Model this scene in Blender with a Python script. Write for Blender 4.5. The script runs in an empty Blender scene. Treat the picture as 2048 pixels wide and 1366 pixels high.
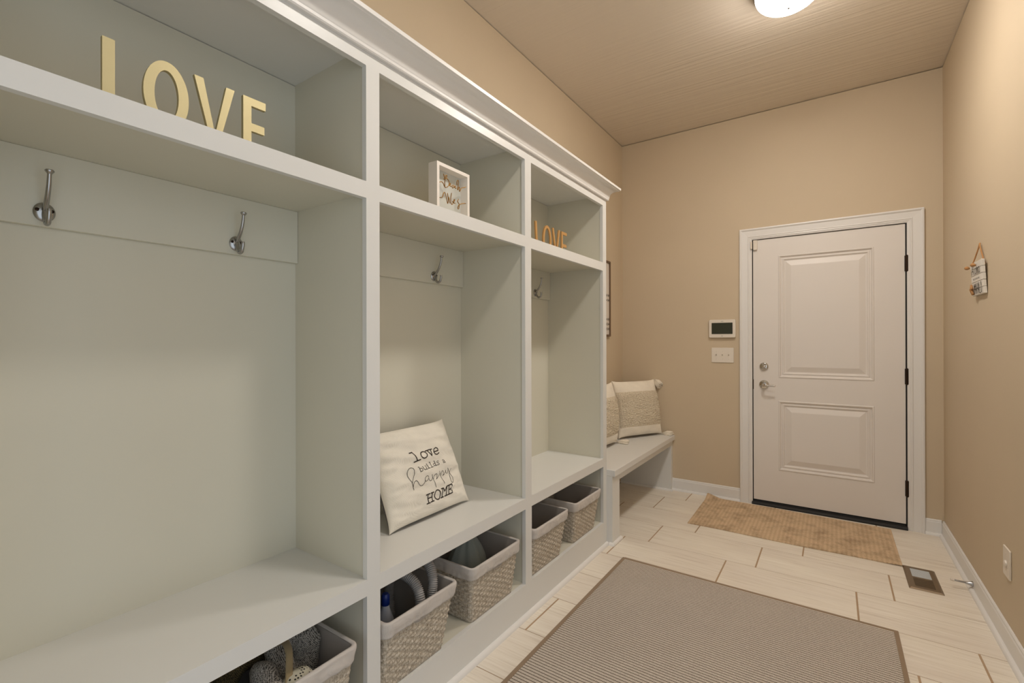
import bpy, bmesh, math, random
from mathutils import Vector, Matrix, noise as mnoise

random.seed(7)
scene = bpy.context.scene
C = scene.collection

# ------------------------------------------------------------------ camera, world, lights, exposure
F_PX = 935.0951
YAW, PITCH, ROLL = math.radians(34.4167), math.radians(0.0696), math.radians(-0.1328)
CAM_H = 1.252
cam_data = bpy.data.cameras.new('camera')
cam_data.sensor_width = 36.0
cam_data.lens = 36.0 * F_PX / 2048.0
cam_data.clip_start = 0.02
cam = bpy.data.objects.new('camera', cam_data)
C.objects.link(cam)
_d = Vector((-math.sin(YAW) * math.cos(PITCH), math.cos(YAW) * math.cos(PITCH), math.sin(PITCH)))
_r = Vector((math.cos(YAW), math.sin(YAW), 0))
_u = _r.cross(_d)
_r2 = _r * math.cos(ROLL) + _u * math.sin(ROLL)
_u2 = -_r * math.sin(ROLL) + _u * math.cos(ROLL)
cam.matrix_world = Matrix(((_r2.x, _u2.x, -_d.x, 0), (_r2.y, _u2.y, -_d.y, 0), (_r2.z, _u2.z, -_d.z, CAM_H), (0, 0, 0, 1)))
scene.camera = cam

world = bpy.data.worlds.new('world'); scene.world = world
world.use_nodes = True
world.node_tree.nodes['Background'].inputs[0].default_value = (0.85, 0.93, 1.0, 1)
world.node_tree.nodes['Background'].inputs[1].default_value = 0.6

LAMP_POWER = 92.0                       # emission of the two ceiling lamp domes
LAMP_COLOR = (1.0, 0.94, 0.87)
FILL_POWER = 4.6                        # daylight through two added openings, both unseen
FILL_COLOR = (0.86, 0.94, 1.0)
def fill_light(name, loc, rz, sx, sy, power):
    ld = bpy.data.lights.new(name, 'AREA'); ld.shape = 'RECTANGLE'; ld.size = sx; ld.size_y = sy; ld.energy = power; ld.color = FILL_COLOR
    lo = bpy.data.objects.new(name, ld); C.objects.link(lo); lo.location = loc; lo.rotation_euler = (math.radians(90), 0, math.radians(rz))
fill_light('added_rear_fill', (-0.45, -1.75, 1.15), 0, 1.5, 2.0, FILL_POWER*.35)  # cool fill lamp added outside the unseen rear opening
fill_light('added_side_fill', (0.80, -0.10, 1.15), 90, 2.0, 2.0, FILL_POWER)      # cool fill lamp added with this unseen opening in the right wall

scene.view_settings.view_transform = 'Standard'
scene.view_settings.look = 'None'
scene.view_settings.exposure = 0.36
scene.view_settings.gamma = 1.0
scene.view_settings.use_curve_mapping = False

# ------------------------------------------------------------------ measured places (metres)
XL, XR, YF, YN, HC = -1.561, 0.589, 4.043, -1.60, 3.0168     # walls and ceiling
XF = -1.1556                                                 # front face of the lockers
XB = -1.545                                                  # back panel of the lockers

# ------------------------------------------------------------------ helpers
ORG = {}
class MB:
    def __init__(s): s.v = []; s.f = []; s.mi = []; s.uv = None
    def add(s, vs, fs, mi=0):
        n = len(s.v); s.v += [tuple(p) for p in vs]
        for f in fs: s.f.append(tuple(i + n for i in f)); s.mi.append(mi)
    def box(s, x0, x1, y0, y1, z0, z1, mi=0):
        s.add([(x0,y0,z0),(x1,y0,z0),(x1,y1,z0),(x0,y1,z0),(x0,y0,z1),(x1,y0,z1),(x1,y1,z1),(x0,y1,z1)],
              [(0,3,2,1),(4,5,6,7),(0,1,5,4),(1,2,6,5),(2,3,7,6),(3,0,4,7)], mi)
    def grid(s, P, nu, nv, wrap_u=False, wrap_v=False, flip=False, mi=0):
        fs = []
        for j in range(nv if wrap_v else nv - 1):
            for i in range(nu if wrap_u else nu - 1):
                a = j*nu + i; b = j*nu + (i+1) % nu; c = ((j+1) % nv)*nu + (i+1) % nu; d = ((j+1) % nv)*nu + i
                fs.append((a,b,c,d) if not flip else (d,c,b,a))
        s.add(P, fs, mi)
    def tube(s, pts, rad, n=10, caps=True, mi=0, flat=1.0):
        pts = [Vector(p) for p in pts]; m = len(pts)
        if not hasattr(rad, '__len__'): rad = [rad]*m
        up = None; P = []
        for i, p in enumerate(pts):
            t = (pts[min(i+1, m-1)] - pts[max(i-1, 0)]).normalized()
            if up is None:
                up = Vector((0,0,1)) if abs(t.z) < .9 else Vector((0,1,0))
            a = t.cross(up).normalized(); b = a.cross(t).normalized(); up = b
            for k in range(n):
                q = 2*math.pi*k/n
                P.append(p + (a*math.cos(q) + b*math.sin(q)*flat)*rad[i])
        s.grid(P, n, m, wrap_u=True, mi=mi, flip=True)
        if caps:
            s.add(P[:n], [tuple(range(n))], mi); s.add(P[-n:], [tuple(reversed(range(n)))], mi)
    def lathe(s, prof, origin, axis=(0,0,1), n=40, mi=0):
        o = Vector(origin); ax = Vector(axis).normalized()
        a = ax.orthogonal().normalized(); b = ax.cross(a); P = []
        for r, h in prof:
            for k in range(n):
                q = 2*math.pi*k/n
                P.append(o + ax*h + (a*math.cos(q) + b*math.sin(q))*max(r, 1e-5))
        s.grid(P, n, len(prof), wrap_u=True, mi=mi)
    def prism(s, poly, fn, t0, t1, mi=0):
        """poly: 2D outline; fn(u, v, t) -> 3D"""
        n = len(poly)
        P = [fn(u, v, t0) for u, v in poly] + [fn(u, v, t1) for u, v in poly]
        s.add(P, [tuple(range(n))[::-1], tuple(range(n, 2*n))] + [(i, (i+1) % n, n+(i+1) % n, n+i) for i in range(n)], mi)

def obj(name, mb, mats, parent=None, smooth=False, bevel=0.0, seg=2, label=None, origin=None, autosmooth=None):
    if not isinstance(mats, (list, tuple)): mats = [mats]
    vs = [Vector(p) for p in mb.v]
    if parent is not None: o0 = ORG[parent]
    elif origin is not None: o0 = Vector(origin)
    else:
        xs = [p.x for p in vs]; ys = [p.y for p in vs]; zs = [p.z for p in vs]
        o0 = Vector(((min(xs)+max(xs))/2, (min(ys)+max(ys))/2, min(zs)))
    me = bpy.data.meshes.new(name)
    me.from_pydata([tuple(p - o0) for p in vs], [], mb.f)
    for m in mats: me.materials.append(m)
    for p, i in zip(me.polygons, mb.mi): p.material_index = i
    if mb.uv:
        ul = me.uv_layers.new(name='uv')
        for k, l in enumerate(me.loops): ul.data[k].uv = mb.uv[l.vertex_index]
    bm = bmesh.new(); bm.from_mesh(me)
    if not mb.uv: bmesh.ops.remove_doubles(bm, verts=bm.verts, dist=1e-6)
    bmesh.ops.recalc_face_normals(bm, faces=bm.faces)
    bm.to_mesh(me); bm.free()
    if smooth:
        for p in me.polygons: p.use_smooth = True
        if autosmooth:
            me.set_sharp_from_angle(angle=math.radians(autosmooth))
    o = bpy.data.objects.new(name, me); C.objects.link(o)
    if parent is not None: o.parent = parent; ORG[o] = ORG[parent]
    else: o.location = o0; ORG[o] = o0
    if bevel:
        b = o.modifiers.new('bevel', 'BEVEL'); b.width = bevel; b.segments = seg; b.limit_method = 'ANGLE'; b.angle_limit = math.radians(40)
    if label: o['label'] = label
    return o

def tag(o, label, cat, group=None):
    o['label'] = label; o['category'] = cat
    if group: o['group'] = group
    return o
def struct(o, label, cat):
    o['kind'] = 'structure'; o['label'] = label; o['category'] = cat; return o
def thing(name, loc, label, cat, group=None):
    o = bpy.data.objects.new(name, None); C.objects.link(o); o.location = loc; o.empty_display_size = .05
    ORG[o] = Vector(loc); return tag(o, label, cat, group)

def smoothstep(a, b, x):
    t = max(0., min(1., (x-a)/(b-a))); return t*t*(3-2*t)
def catmull(pts, per=8):
    P = [Vector(p) for p in pts]; out = []
    for i in range(len(P)-1):
        p0 = P[max(i-1,0)]; p1 = P[i]; p2 = P[i+1]; p3 = P[min(i+2, len(P)-1)]
        for k in range(per):
            t = k/per
            out.append(.5*((2*p1) + (-p0+p2)*t + (2*p0-5*p1+4*p2-p3)*t*t + (-p0+3*p1-3*p2+p3)*t**3))
    out.append(P[-1]); return out

# ------------------------------------------------------------------ materials
def srgb(r, g, b):
    f = lambda c: (c/255/12.92) if c/255 <= .04045 else ((c/255+.055)/1.055)**2.4
    return (f(r), f(g), f(b), 1)
class NT:
    def __init__(s, name):
        s.m = bpy.data.materials.new(name); s.m.use_nodes = True
        s.t = s.m.node_tree; s.b = s.t.nodes['Principled BSDF']
    def n(s, typ, **kw):
        nd = s.t.nodes.new(typ)
        for k, v in kw.items(): setattr(nd, k, v)
        return nd
    def l(s, a, b): s.t.links.new(a, b)
    def coord(s, scale=(1,1,1), out='Object', rot=(0,0,0)):
        tc = s.n('ShaderNodeTexCoord'); mp = s.n('ShaderNodeMapping')
        mp.inputs['Scale'].default_value = scale; mp.inputs['Rotation'].default_value = rot
        s.l(tc.outputs[out], mp.inputs[0]); return mp.outputs[0]
    def noise(s, vec, scale, detail=3, rough=.5, dist=0):
        nd = s.n('ShaderNodeTexNoise'); nd.inputs['Scale'].default_value = scale; nd.inputs['Detail'].default_value = detail
        nd.inputs['Roughness'].default_value = rough; nd.inputs['Distortion'].default_value = dist
        s.l(vec, nd.inputs['Vector']); return nd.outputs['Fac']
    def ramp(s, fac, stops):
        r = s.n('ShaderNodeValToRGB'); e = r.color_ramp.elements
        e[0].position, e[0].color = stops[0]; e[1].position, e[1].color = stops[-1]
        for p, c in stops[1:-1]:
            q = e.new(p); q.color = c
        s.l(fac, r.inputs[0]); return r.outputs[0]
    def math(s, op, a, b=None, c=None):
        nd = s.n('ShaderNodeMath', operation=op)
        for i, x in enumerate((a, b, c)):
            if x is None: continue
            if hasattr(x, 'is_output'): s.l(x, nd.inputs[i])
            else: nd.inputs[i].default_value = x
        return nd.outputs[0]
    def mix(s, fac, a, b, typ='MIX'):
        nd = s.n('ShaderNodeMixRGB', blend_type=typ)
        for i, x in enumerate((fac, a, b)):
            if hasattr(x, 'is_output'): s.l(x, nd.inputs[i])
            else: nd.inputs[i].default_value = x
        return nd.outputs[0]
    def bump(s, h, strength=.2, dist=.002):
        nd = s.n('ShaderNodeBump'); nd.inputs['Strength'].default_value = strength; nd.inputs['Distance'].default_value = dist
        s.l(h, nd.inputs['Height']); s.l(nd.outputs[0], s.b.inputs['Normal']); return nd
    def set(s, **k):
        for a, v in k.items(): s.b.inputs[a.replace('_', ' ')].default_value = v
    def col(s, c):
        if hasattr(c, 'is_output'): s.l(c, s.b.inputs['Base Color'])
        else: s.b.inputs['Base Color'].default_value = c

def paint(name, c, rough=.5, bump=.05, scale=120., var=.03, spec=.5):
    t = NT(name); v = t.coord()
    n = t.noise(v, 2.2, 2)
    a = tuple(max(0, x*(1-var)) for x in c[:3]) + (1,); b = tuple(min(1, x*(1+var)) for x in c[:3]) + (1,)
    t.col(t.ramp(n, [(.3, a), (.7, b)]))
    t.set(Roughness=rough); t.b.inputs['Specular IOR Level'].default_value = spec
    if bump: t.bump(t.noise(v, scale, 2), bump, .001)
    return t.m

M = {}
WALL = srgb(205, 187, 160)
M['wall'] = paint('tan_wall_paint', WALL, .62, .25, 160, .015, .4)
def ceiling_mat():
    t = NT('tan_ceiling_paint'); v = t.coord((1.3, 42, 1))
    n = t.noise(v, 1.0, 3, .5, .6)
    t.col(srgb(222, 210, 194)); t.set(Roughness=.48)
    t.bump(n, .42, .006); return t.m
M['ceiling'] = ceiling_mat()
WHITE = srgb(222, 221, 217)
M['white'] = paint('white_semi_gloss_paint', WHITE, .36, .03, 60, .01)
M['interior'] = paint('white_cabinet_interior_paint', srgb(214, 210, 194), .5, .03, 60, .01)
M['door'] = paint('white_door_paint', srgb(228, 221, 214), .42, .04, 90, .01)
M['trim'] = paint('white_trim_paint', srgb(230, 227, 223), .34, .02, 60, .01)

def tile_mat():
    t = NT('linen_porcelain_tile')
    tc = t.n('ShaderNodeTexCoord'); mp = t.n('ShaderNodeMapping'); mp.inputs['Scale'].default_value = (2.2, 55, 1)
    t.l(tc.outputs['UV'], mp.inputs[0])
    n = t.noise(mp.outputs[0], 1.5, 5, .6, .25)
    mp2 = t.n('ShaderNodeMapping'); mp2.inputs['Scale'].default_value = (1.4, 4, 1); t.l(tc.outputs['UV'], mp2.inputs[0])
    n2 = t.noise(mp2.outputs[0], 1.2, 2)
    c1 = t.ramp(n, [(.25, srgb(214, 204, 190)), (.45, srgb(238, 231, 219)), (.75, srgb(249, 244, 236))])
    c2 = t.ramp(n2, [(.3, srgb(240, 234, 228)), (.7, srgb(255, 252, 246))])
    t.col(t.mix(.8, c1, c2, 'MULTIPLY'))
    t.set(Roughness=.38); t.bump(n, .12, .001); return t.m
M['tile'] = tile_mat()
M['grout'] = paint('brown_grout', srgb(176, 150, 122), .9, .2, 300, .06, .2)

def metal(name, c, rough=.2, bump=0):
    t = NT(name); t.col(c); t.set(Metallic=1.0, Roughness=rough)
    if bump: t.bump(t.noise(t.coord(), 300, 2), bump, .0005)
    else:
        v = t.noise(t.coord(), 40, 2); t.l(t.math('MULTIPLY_ADD', v, .08, rough-.04), t.b.inputs['Roughness'])
    return t.m
M['nickel'] = metal('brushed_nickel', srgb(172, 171, 170), .24)
M['chrome'] = metal('polished_nickel', srgb(205, 200, 192), .12)
M['gold'] = metal('brushed_pale_gold', srgb(200, 190, 152), .55)
M['copper'] = paint('orange_gold_leaf', srgb(192, 146, 88), .5, .05, 200, .04)
M['gold_foil'] = metal('gold_mirror_foil', srgb(150, 112, 56), .3)
M['bronze'] = metal('dark_bronze', srgb(62, 50, 42), .45)
M['vent_metal'] = metal('brown_vent_metal', srgb(158, 142, 122), .42)
M['lit_louver'] = paint('pale_grey_lit_louver_paint', srgb(214, 218, 220), .3, 0, 1, .01)  # reflected light painted in as a paler colour for the far louvers
M['black_rubber'] = paint('black_rubber', srgb(24, 23, 22), .6, .05, 200, .1)
M['dark'] = paint('black_duct_shade', srgb(12, 10, 9), .9, 0, 1, .1)
M['plastic'] = paint('white_plastic', srgb(228, 218, 204), .35, 0, 1, .01)
M['ink'] = paint('charcoal_print', srgb(62, 54, 48), .85, .1, 400, .08, .1)
M['screen'] = paint('dark_glass_screen', srgb(52, 54, 42), .12, 0, 1, .1)

def cloth(name, c, scale=900., bump=.35, var=.06, rough=.9, wr=0):
    t = NT(name); v = t.coord()
    w1 = t.n('ShaderNodeTexWave', wave_type='BANDS', bands_direction='X'); w1.inputs['Scale'].default_value = scale/6; t.l(v, w1.inputs[0])
    w2 = t.n('ShaderNodeTexWave', wave_type='BANDS', bands_direction='Z'); w2.inputs['Scale'].default_value = scale/6; t.l(v, w2.inputs[0])
    h = t.math('ADD', w1.outputs['Fac'], w2.outputs['Fac'])
    n = t.noise(v, 9, 3)
    a = tuple(x*(1-var) for x in c[:3]) + (1,); b = tuple(min(1, x*(1+var)) for x in c[:3]) + (1,)
    t.col(t.ramp(n, [(.3, a), (.7, b)])); t.set(Roughness=rough)
    t.b.inputs['Sheen Weight'].default_value = .25; t.b.inputs['Specular IOR Level'].default_value = .15
    if wr:
        n3 = t.noise(t.coord((1, 1, 1)), 14, 3, .55, .8)
        h = t.math('MULTIPLY_ADD', n3, wr, h)
    t.bump(h, bump, .0006 if not wr else .0025); return t.m
M['liner'] = cloth('grey_beige_liner_cloth', srgb(208, 200, 192), wr=4)
M['liner_in'] = cloth('grey_lining_cloth', srgb(176, 166, 156), wr=3)
M['pillow_cream'] = cloth('cream_canvas', srgb(240, 233, 219), wr=1.5)
M['pillow_dark'] = cloth('charcoal_canvas', srgb(78, 72, 68))
M['natural'] = cloth('natural_cotton', srgb(248, 238, 220), wr=1.5)
def boucle():
    t = NT('cream_boucle_loops'); v = t.coord()
    n = t.noise(v, 130, 3, .65); vo = t.n('ShaderNodeTexVoronoi'); vo.inputs['Scale'].default_value = 190; t.l(v, vo.inputs['Vector'])
    t.col(t.ramp(n, [(.3, srgb(212, 192, 162)), (.7, srgb(250, 240, 218))])); t.set(Roughness=.95)
    t.bump(t.math('SUBTRACT', n, vo.outputs['Distance']), 1.0, .005); return t.m
M['boucle'] = boucle()
def knit(name, c1, c2, sc=260):
    t = NT(name); v = t.coord()
    w = t.n('ShaderNodeTexWave', wave_type='BANDS', bands_direction='DIAGONAL'); w.inputs['Scale'].default_value = sc/2.2; w.inputs['Distortion'].default_value = 5; w.inputs['Detail Scale'].default_value = 3; t.l(v, w.inputs[0])
    n = t.noise(v, sc, 2, .6)
    f = t.math('MULTIPLY_ADD', w.outputs['Fac'], .3, t.math('MULTIPLY', n, .75))
    t.col(t.ramp(f, [(.35, c1), (.62, c2)])); t.set(Roughness=.95); t.bump(f, .8, .003); return t.m
M['knit'] = knit('black_and_grey_marled_knit', srgb(14, 13, 12), srgb(186, 180, 172))
M['olive_knit'] = knit('brown_and_olive_knit', srgb(24, 20, 14), srgb(106, 92, 58))
M['teal'] = cloth('dark_teal_fleece', srgb(58, 72, 76))
M['strap'] = cloth('tan_webbing', srgb(158, 140, 106))
M['grey_bag'] = cloth('pale_grey_cloth', srgb(150, 155, 148), wr=1)
def dotted():
    t = NT('cream_knit_with_black_dots'); v = t.coord((1, 1, 1))
    vo = t.n('ShaderNodeTexVoronoi'); vo.inputs['Scale'].default_value = 105; vo.inputs['Randomness'].default_value = .25; t.l(v, vo.inputs['Vector'])
    t.col(t.ramp(vo.outputs['Distance'], [(.27, srgb(30, 28, 26)), (.34, srgb(196, 190, 170))])); t.set(Roughness=.9); return t.m
M['dots'] = dotted()
def weave():
    t = NT('seagrass_weave'); v = t.coord((60, 60, 14))
    n = t.noise(v, 3, 4, .65, .6); n2 = t.noise(t.coord(), 220, 3, .6)
    f = t.math('MULTIPLY_ADD', n2, .45, t.math('MULTIPLY', n, .55))
    t.col(t.ramp(f, [(.32, srgb(104, 92, 78)), (.48, srgb(180, 168, 150)), (.66, srgb(216, 207, 192))]))
    t.set(Roughness=.75); t.bump(n2, .5, .001); return t.m
M['weave'] = weave()
def rug_mat():
    t = NT('taupe_corded_rug'); tc = t.n('ShaderNodeTexCoord'); sp = t.n('ShaderNodeSeparateXYZ'); t.l(tc.outputs['Object'], sp.inputs[0])
    P = .01455
    fy = t.math('FRACT', t.math('DIVIDE', t.math('ADD', sp.outputs['Y'], 10.0), P))
    d = t.math('ABSOLUTE', t.math('SUBTRACT', fy, .5))                     # 0 centre of cord, .5 in the gap
    fx = t.math('SINE', t.math('MULTIPLY', sp.outputs['X'], 2*math.pi/.0052))
    line = t.math('GREATER_THAN', t.math('MULTIPLY_ADD', fx, .03, d), .405)
    n = t.noise(tc.outputs['Object'], 420, 2, .6); n2 = t.noise(tc.outputs['Object'], 2.5, 3, .5)
    base = t.ramp(n, [(.3, srgb(170, 158, 145)), (.7, srgb(218, 208, 196))])
    base = t.mix(t.math('MULTIPLY', t.math('SUBTRACT', n2, .45), .8), base, srgb(215, 203, 186))
    t.col(t.mix(line, base, srgb(74, 58, 44))); t.set(Roughness=.95); t.b.inputs['Specular IOR Level'].default_value = .1
    h = t.math('MULTIPLY_ADD', fx, .12, t.math('SUBTRACT', .5, t.math('POWER', t.math('MULTIPLY', d, 2), 4)))
    t.bump(h, .7, .003); return t.m
M['rug'] = rug_mat()
M['rug_edge'] = cloth('brown_rug_binding', srgb(148, 126, 102))
def mat_mat():
    t = NT('straw_door_mat'); tc = t.n('ShaderNodeTexCoord'); sp = t.n('ShaderNodeSeparateXYZ'); t.l(tc.outputs['Object'], sp.inputs[0])
    s = t.math('SINE', t.math('MULTIPLY', sp.outputs['X'], 2*math.pi/.0235))
    v = t.coord((40, 220, 1)); n = t.noise(v, 3, 3, .6)
    n2 = t.noise(t.coord(), 8.0, 5, .7, .3); n3 = t.noise(t.coord(), 200, 2)
    base = t.ramp(t.math('MULTIPLY_ADD', s, .07, n), [(.25, srgb(188, 158, 124)), (.5, srgb(212, 184, 150)), (.8, srgb(234, 210, 178))])
    st = t.ramp(t.math('MULTIPLY_ADD', n3, .26, n2), [(.58, (0,0,0,1)), (.82, (1,1,1,1))])
    t.col(t.mix(t.math('MULTIPLY', st, .45), base, srgb(96, 70, 46))); t.set(Roughness=.9); t.b.inputs['Specular IOR Level'].default_value = .2
    t.bump(t.math('MULTIPLY_ADD', s, .22, n), .6, .003); return t.m
M['mat'] = mat_mat()
def emis(name, c, s):
    t = NT(name); t.col((.9,.9,.9,1)); t.b.inputs['Emission Color'].default_value = (*c, 1); t.b.inputs['Emission Strength'].default_value = s; return t.m
M['dome'] = emis('lit_frosted_glass', LAMP_COLOR, LAMP_POWER)
M['dome_dim'] = emis('dimmer_lit_frosted_glass', LAMP_COLOR, LAMP_POWER)
def dome_falloff(key, P):        # bulbs sit low in the glass: the sides of the dome glow less than its underside
    t = M[key].node_tree; b = t.nodes['Principled BSDF']
    tc = t.nodes.new('ShaderNodeTexCoord'); sp = t.nodes.new('ShaderNodeSeparateXYZ'); mr = t.nodes.new('ShaderNodeMapRange')
    t.links.new(tc.outputs['Object'], sp.inputs[0]); t.links.new(sp.outputs['Z'], mr.inputs['Value'])
    mr.interpolation_type = 'SMOOTHSTEP'
    mr.inputs['From Min'].default_value = -.050; mr.inputs['From Max'].default_value = -.112
    mr.inputs['To Min'].default_value = P*.06; mr.inputs['To Max'].default_value = P
    t.links.new(mr.outputs['Result'], b.inputs['Emission Strength'])
dome_falloff('dome', LAMP_POWER); dome_falloff('dome_dim', LAMP_POWER*.72)
def hose():
    t = NT('grey_corrugated_plastic'); t.col(srgb(156, 152, 149)); t.set(Roughness=.35); t.bump(t.noise(t.coord(), 60, 1), .05, .001); return t.m
M['hose'] = hose()
M['blue'] = paint('navy_blue_plastic', srgb(20, 44, 120), .35, 0, 1, .05)
M['white_bottle'] = paint('white_bottle_plastic', srgb(190, 194, 205), .35, 0, 1, .02)
M['black_plastic'] = paint('black_plastic', srgb(14, 18, 18), .3, 0, 1, .1)
M['rope'] = paint('jute_rope', srgb(178, 130, 82), .9, .5, 300, .15)
M['sign_white'] = paint('whitewashed_wood', srgb(226, 220, 210), .7, .15, 60, .04)
M['frame_wood'] = paint('grey_brown_wood_frame', srgb(112, 88, 66), .6, .2, 80, .1)
M['paper'] = paint('white_paper_print', srgb(222, 212, 200), .8, 0, 1, .01)
M['box_white'] = paint('white_lacquer', srgb(236, 228, 218), .4, 0, 1, .01)
M['box_back'] = paint('pale_grey_backing', srgb(205, 205, 196), .7, 0, 1, .01)
M['drywall_crack'] = paint('shadow_gap_backing', srgb(150, 120, 90), .9, 0, 1, .05)

# ================================================================== ROOM SHELL
# floor: every tile its own slab inside one mesh, grout bed below
fl = MB(); uv = []
rows = [-2.05 + .3*k for k in range(0, 0)]
rb = [4.10, 3.810, 3.515, 3.205, 2.900, 2.598, 2.303, 2.009, 1.711, 1.413, 1.113]
while rb[-1] > -1.9: rb.append(rb[-1] - .299)
joint = [-.958, -1.12, -.7465, -.955, -.505, -.119, .263, -1.105, -.62, -.36]
g = .0030
def tile(x0, x1, y0, y1):
    x0 = max(x0, XL-.03); x1 = min(x1, XR+.03)
    if x1 - x0 < .01: return
    ox, oy = random.uniform(0, 50), random.uniform(0, 50)
    n = len(fl.v); z = 0.0; e = .0012
    fl.add([(x0,y0,z-.004),(x1,y0,z-.004),(x1,y1,z-.004),(x0,y1,z-.004),(x0+e,y0+e,z),(x1-e,y0+e,z),(x1-e,y1-e,z),(x0+e,y1-e,z)],
           [(4,5,6,7),(0,1,5,4),(1,2,6,5),(2,3,7,6),(3,0,4,7)], 0)
    for p in fl.v[n:]: uv.append((p[0]+ox, p[1]+oy))
for i in range(len(rb)-1):
    y1, y0 = rb[i], rb[i+1]
    j = joint[i] if i < len(joint) else -1.0 + (i*.37) % .6
    x = j
    while x > XL-.6: x -= .6
    while x < XR:
        e = XR+.03 if x+.6 > .44 and i == 3-1 else x+.6          # the cut end tile of this row runs to the wall
        tile(x+g, e-g, y0+g*.4, y1-g*.4)
        x += .6 if e < XR else 9
n = len(fl.v)
fl.box(XL-.1, XR+.1, YN-.5, YF+.12, -.06, -.0012, 1)
for p in fl.v[n:]: uv.append((p[0], p[1]))
fl.uv = uv
struct(obj('floor', fl, [M['tile'], M['grout']], origin=(0,0,0)), 'beige linen-look rectangular floor tiles with brown grout', 'floor')

def wallbox(name, boxes, label):
    m = MB()
    for b in boxes: m.box(*b)
    return struct(obj(name, m, M['wall'], origin=(0,0,0)), label, 'wall')
GAP = .005
wallbox('wall_left', [(XL-.1, XL, YN-.1, YF+.1, 0, HC-GAP), (XL-.1, XL-.02, YN-.1, YF+.1, HC-GAP, HC)], 'tan painted left wall above and behind the white lockers')
wallbox('wall_right', [(XR, XR+.1, YN-.1, -1.15, 0, HC-GAP), (XR, XR+.1, -1.15, .95, 2.25, HC-GAP), (XR, XR+.1, .95, YF+.1, 0, HC-GAP), (XR+.02, XR+.1, YN-.1, YF+.1, HC-GAP, HC)], 'tan painted right wall with small hanging sign and outlet')  # opening beside the camera is added to let the side fill in
DX0, DX1, DZ1 = -.518, .412, 2.046      # door opening
wallbox('wall_far', [(XL, DX0, YF, YF+.1, 0, HC-GAP), (DX1, XR, YF, YF+.1, 0, HC-GAP), (DX0, DX1, YF, YF+.1, DZ1, HC-GAP), (XL, XR, YF+.02, YF+.1, HC-GAP, HC)], 'tan painted end wall around the white door')
wallbox('wall_near', [(XL, -1.25, YN-.1, YN, 0, HC), (.35, XR, YN-.1, YN, 0, HC), (-1.25, .35, YN-.1, YN, 2.25, HC)], 'tan wall with an added wide opening behind the photographer')  # unseen wall; its opening is added to let the rear fill in
cm = MB(); cm.box(XL-.1, XR+.1, YN-.1, YF+.1, HC, HC+.08)
struct(obj('ceiling', cm, M['ceiling'], origin=(0,0,HC)), 'tan painted ceiling with rolled brush texture', 'ceiling')

# baseboards with a shoe moulding in front
BB = [(0,0),(.012,0),(.012,.082),(.009,.088),(.0095,.094),(.005,.1),(0,.1)]
def quarter(r=.016, n=7): return [(0,0)] + [(r*math.cos(a), r*math.sin(a)) for a in [math.pi/2*i/n for i in range(n+1)]]
def run(poly, mb, kind, base, t0, t1):
    """kind 'x': runs along X on a wall at y=base, facing -Y; 'y+': runs along Y on a wall at x=base facing +X; 'y-': facing -X"""
    if kind == 'x': fn = lambda u, v, t: (t, base-u, v)
    elif kind == 'y+': fn = lambda u, v, t: (base+u, t, v)
    else: fn = lambda u, v, t: (base-u, t, v)
    mb.prism(poly, fn, t0, t1)
def baseboard(name, kind, base, segs, label):
    m = MB(); s = MB()
    for a, b in segs:
        run(BB, m, kind, base, a, b)
        off = {'x': base-.012, 'y+': base+.012, 'y-': base-.012}[kind]
        run(quarter(), s, kind, off, a, b)
    o = struct(obj(name, m, M['trim'], bevel=.001, seg=1, origin=(0,0,0)), label, 'baseboard')
    obj('shoe_molding', s, M['trim'], o, smooth=True, autosmooth=40)
    return o
baseboard('baseboard_far', 'x', YF, [(-1.12, -.598), (.496, XR-.012)], 'white baseboard along the end wall either side of the door')
baseboard('baseboard_right', 'y-', XR, [(YN, -1.15), (.95, YF-.012)], 'white baseboard along the right wall')

# door casing (trim_1): mitred profile around the door
def casing(name, x0, x1, ztop, w, prof, label, y=YF):
    m = MB(); k = len(prof)
    P = []
    for s in range(4):
        for u, d in prof:      # u = 0 outer .. w inner
            if s == 0: P.append((x0+u, y-d, 0))
            if s == 1: P.append((x0+u, y-d, ztop-u))
            if s == 2: P.append((x1-u, y-d, ztop-u))
            if s == 3: P.append((x1-u, y-d, 0))
    m.grid(P, k, 4)
    return struct(obj(name, m, M['trim'], origin=(0,0,0)), label, 'door casing')
w = .086
prof = [(0,0),(0,.021),(.008,.023),(.014,.02),(.017,.016),(.020,.0155),(.056,.0135),(.060,.0165),(.064,.0165),(.067,.0125),(.072,.0135),(.076,.0105),(.082,.009),(w,.007),(w,-.05)]
casing('trim_1', -.5975, .4955, 2.124, w, prof, 'white moulded casing around the door')
# jamb
jm = MB(); jm.box(DX0, DX0+.008, YF, YF+.1, 0, DZ1); jm.box(DX1-.008, DX1, YF, YF+.1, 0, DZ1); jm.box(DX0, DX1, YF, YF+.1, DZ1-.008, DZ1)
jm.box(DX0, DX1, YF+.062, YF+.1, 0, DZ1)
struct(obj('trim_2', jm, M['black_rubber'], origin=(0,0,0)), 'dark door jamb and weatherstrip behind the door gaps', 'door jamb')

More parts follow.
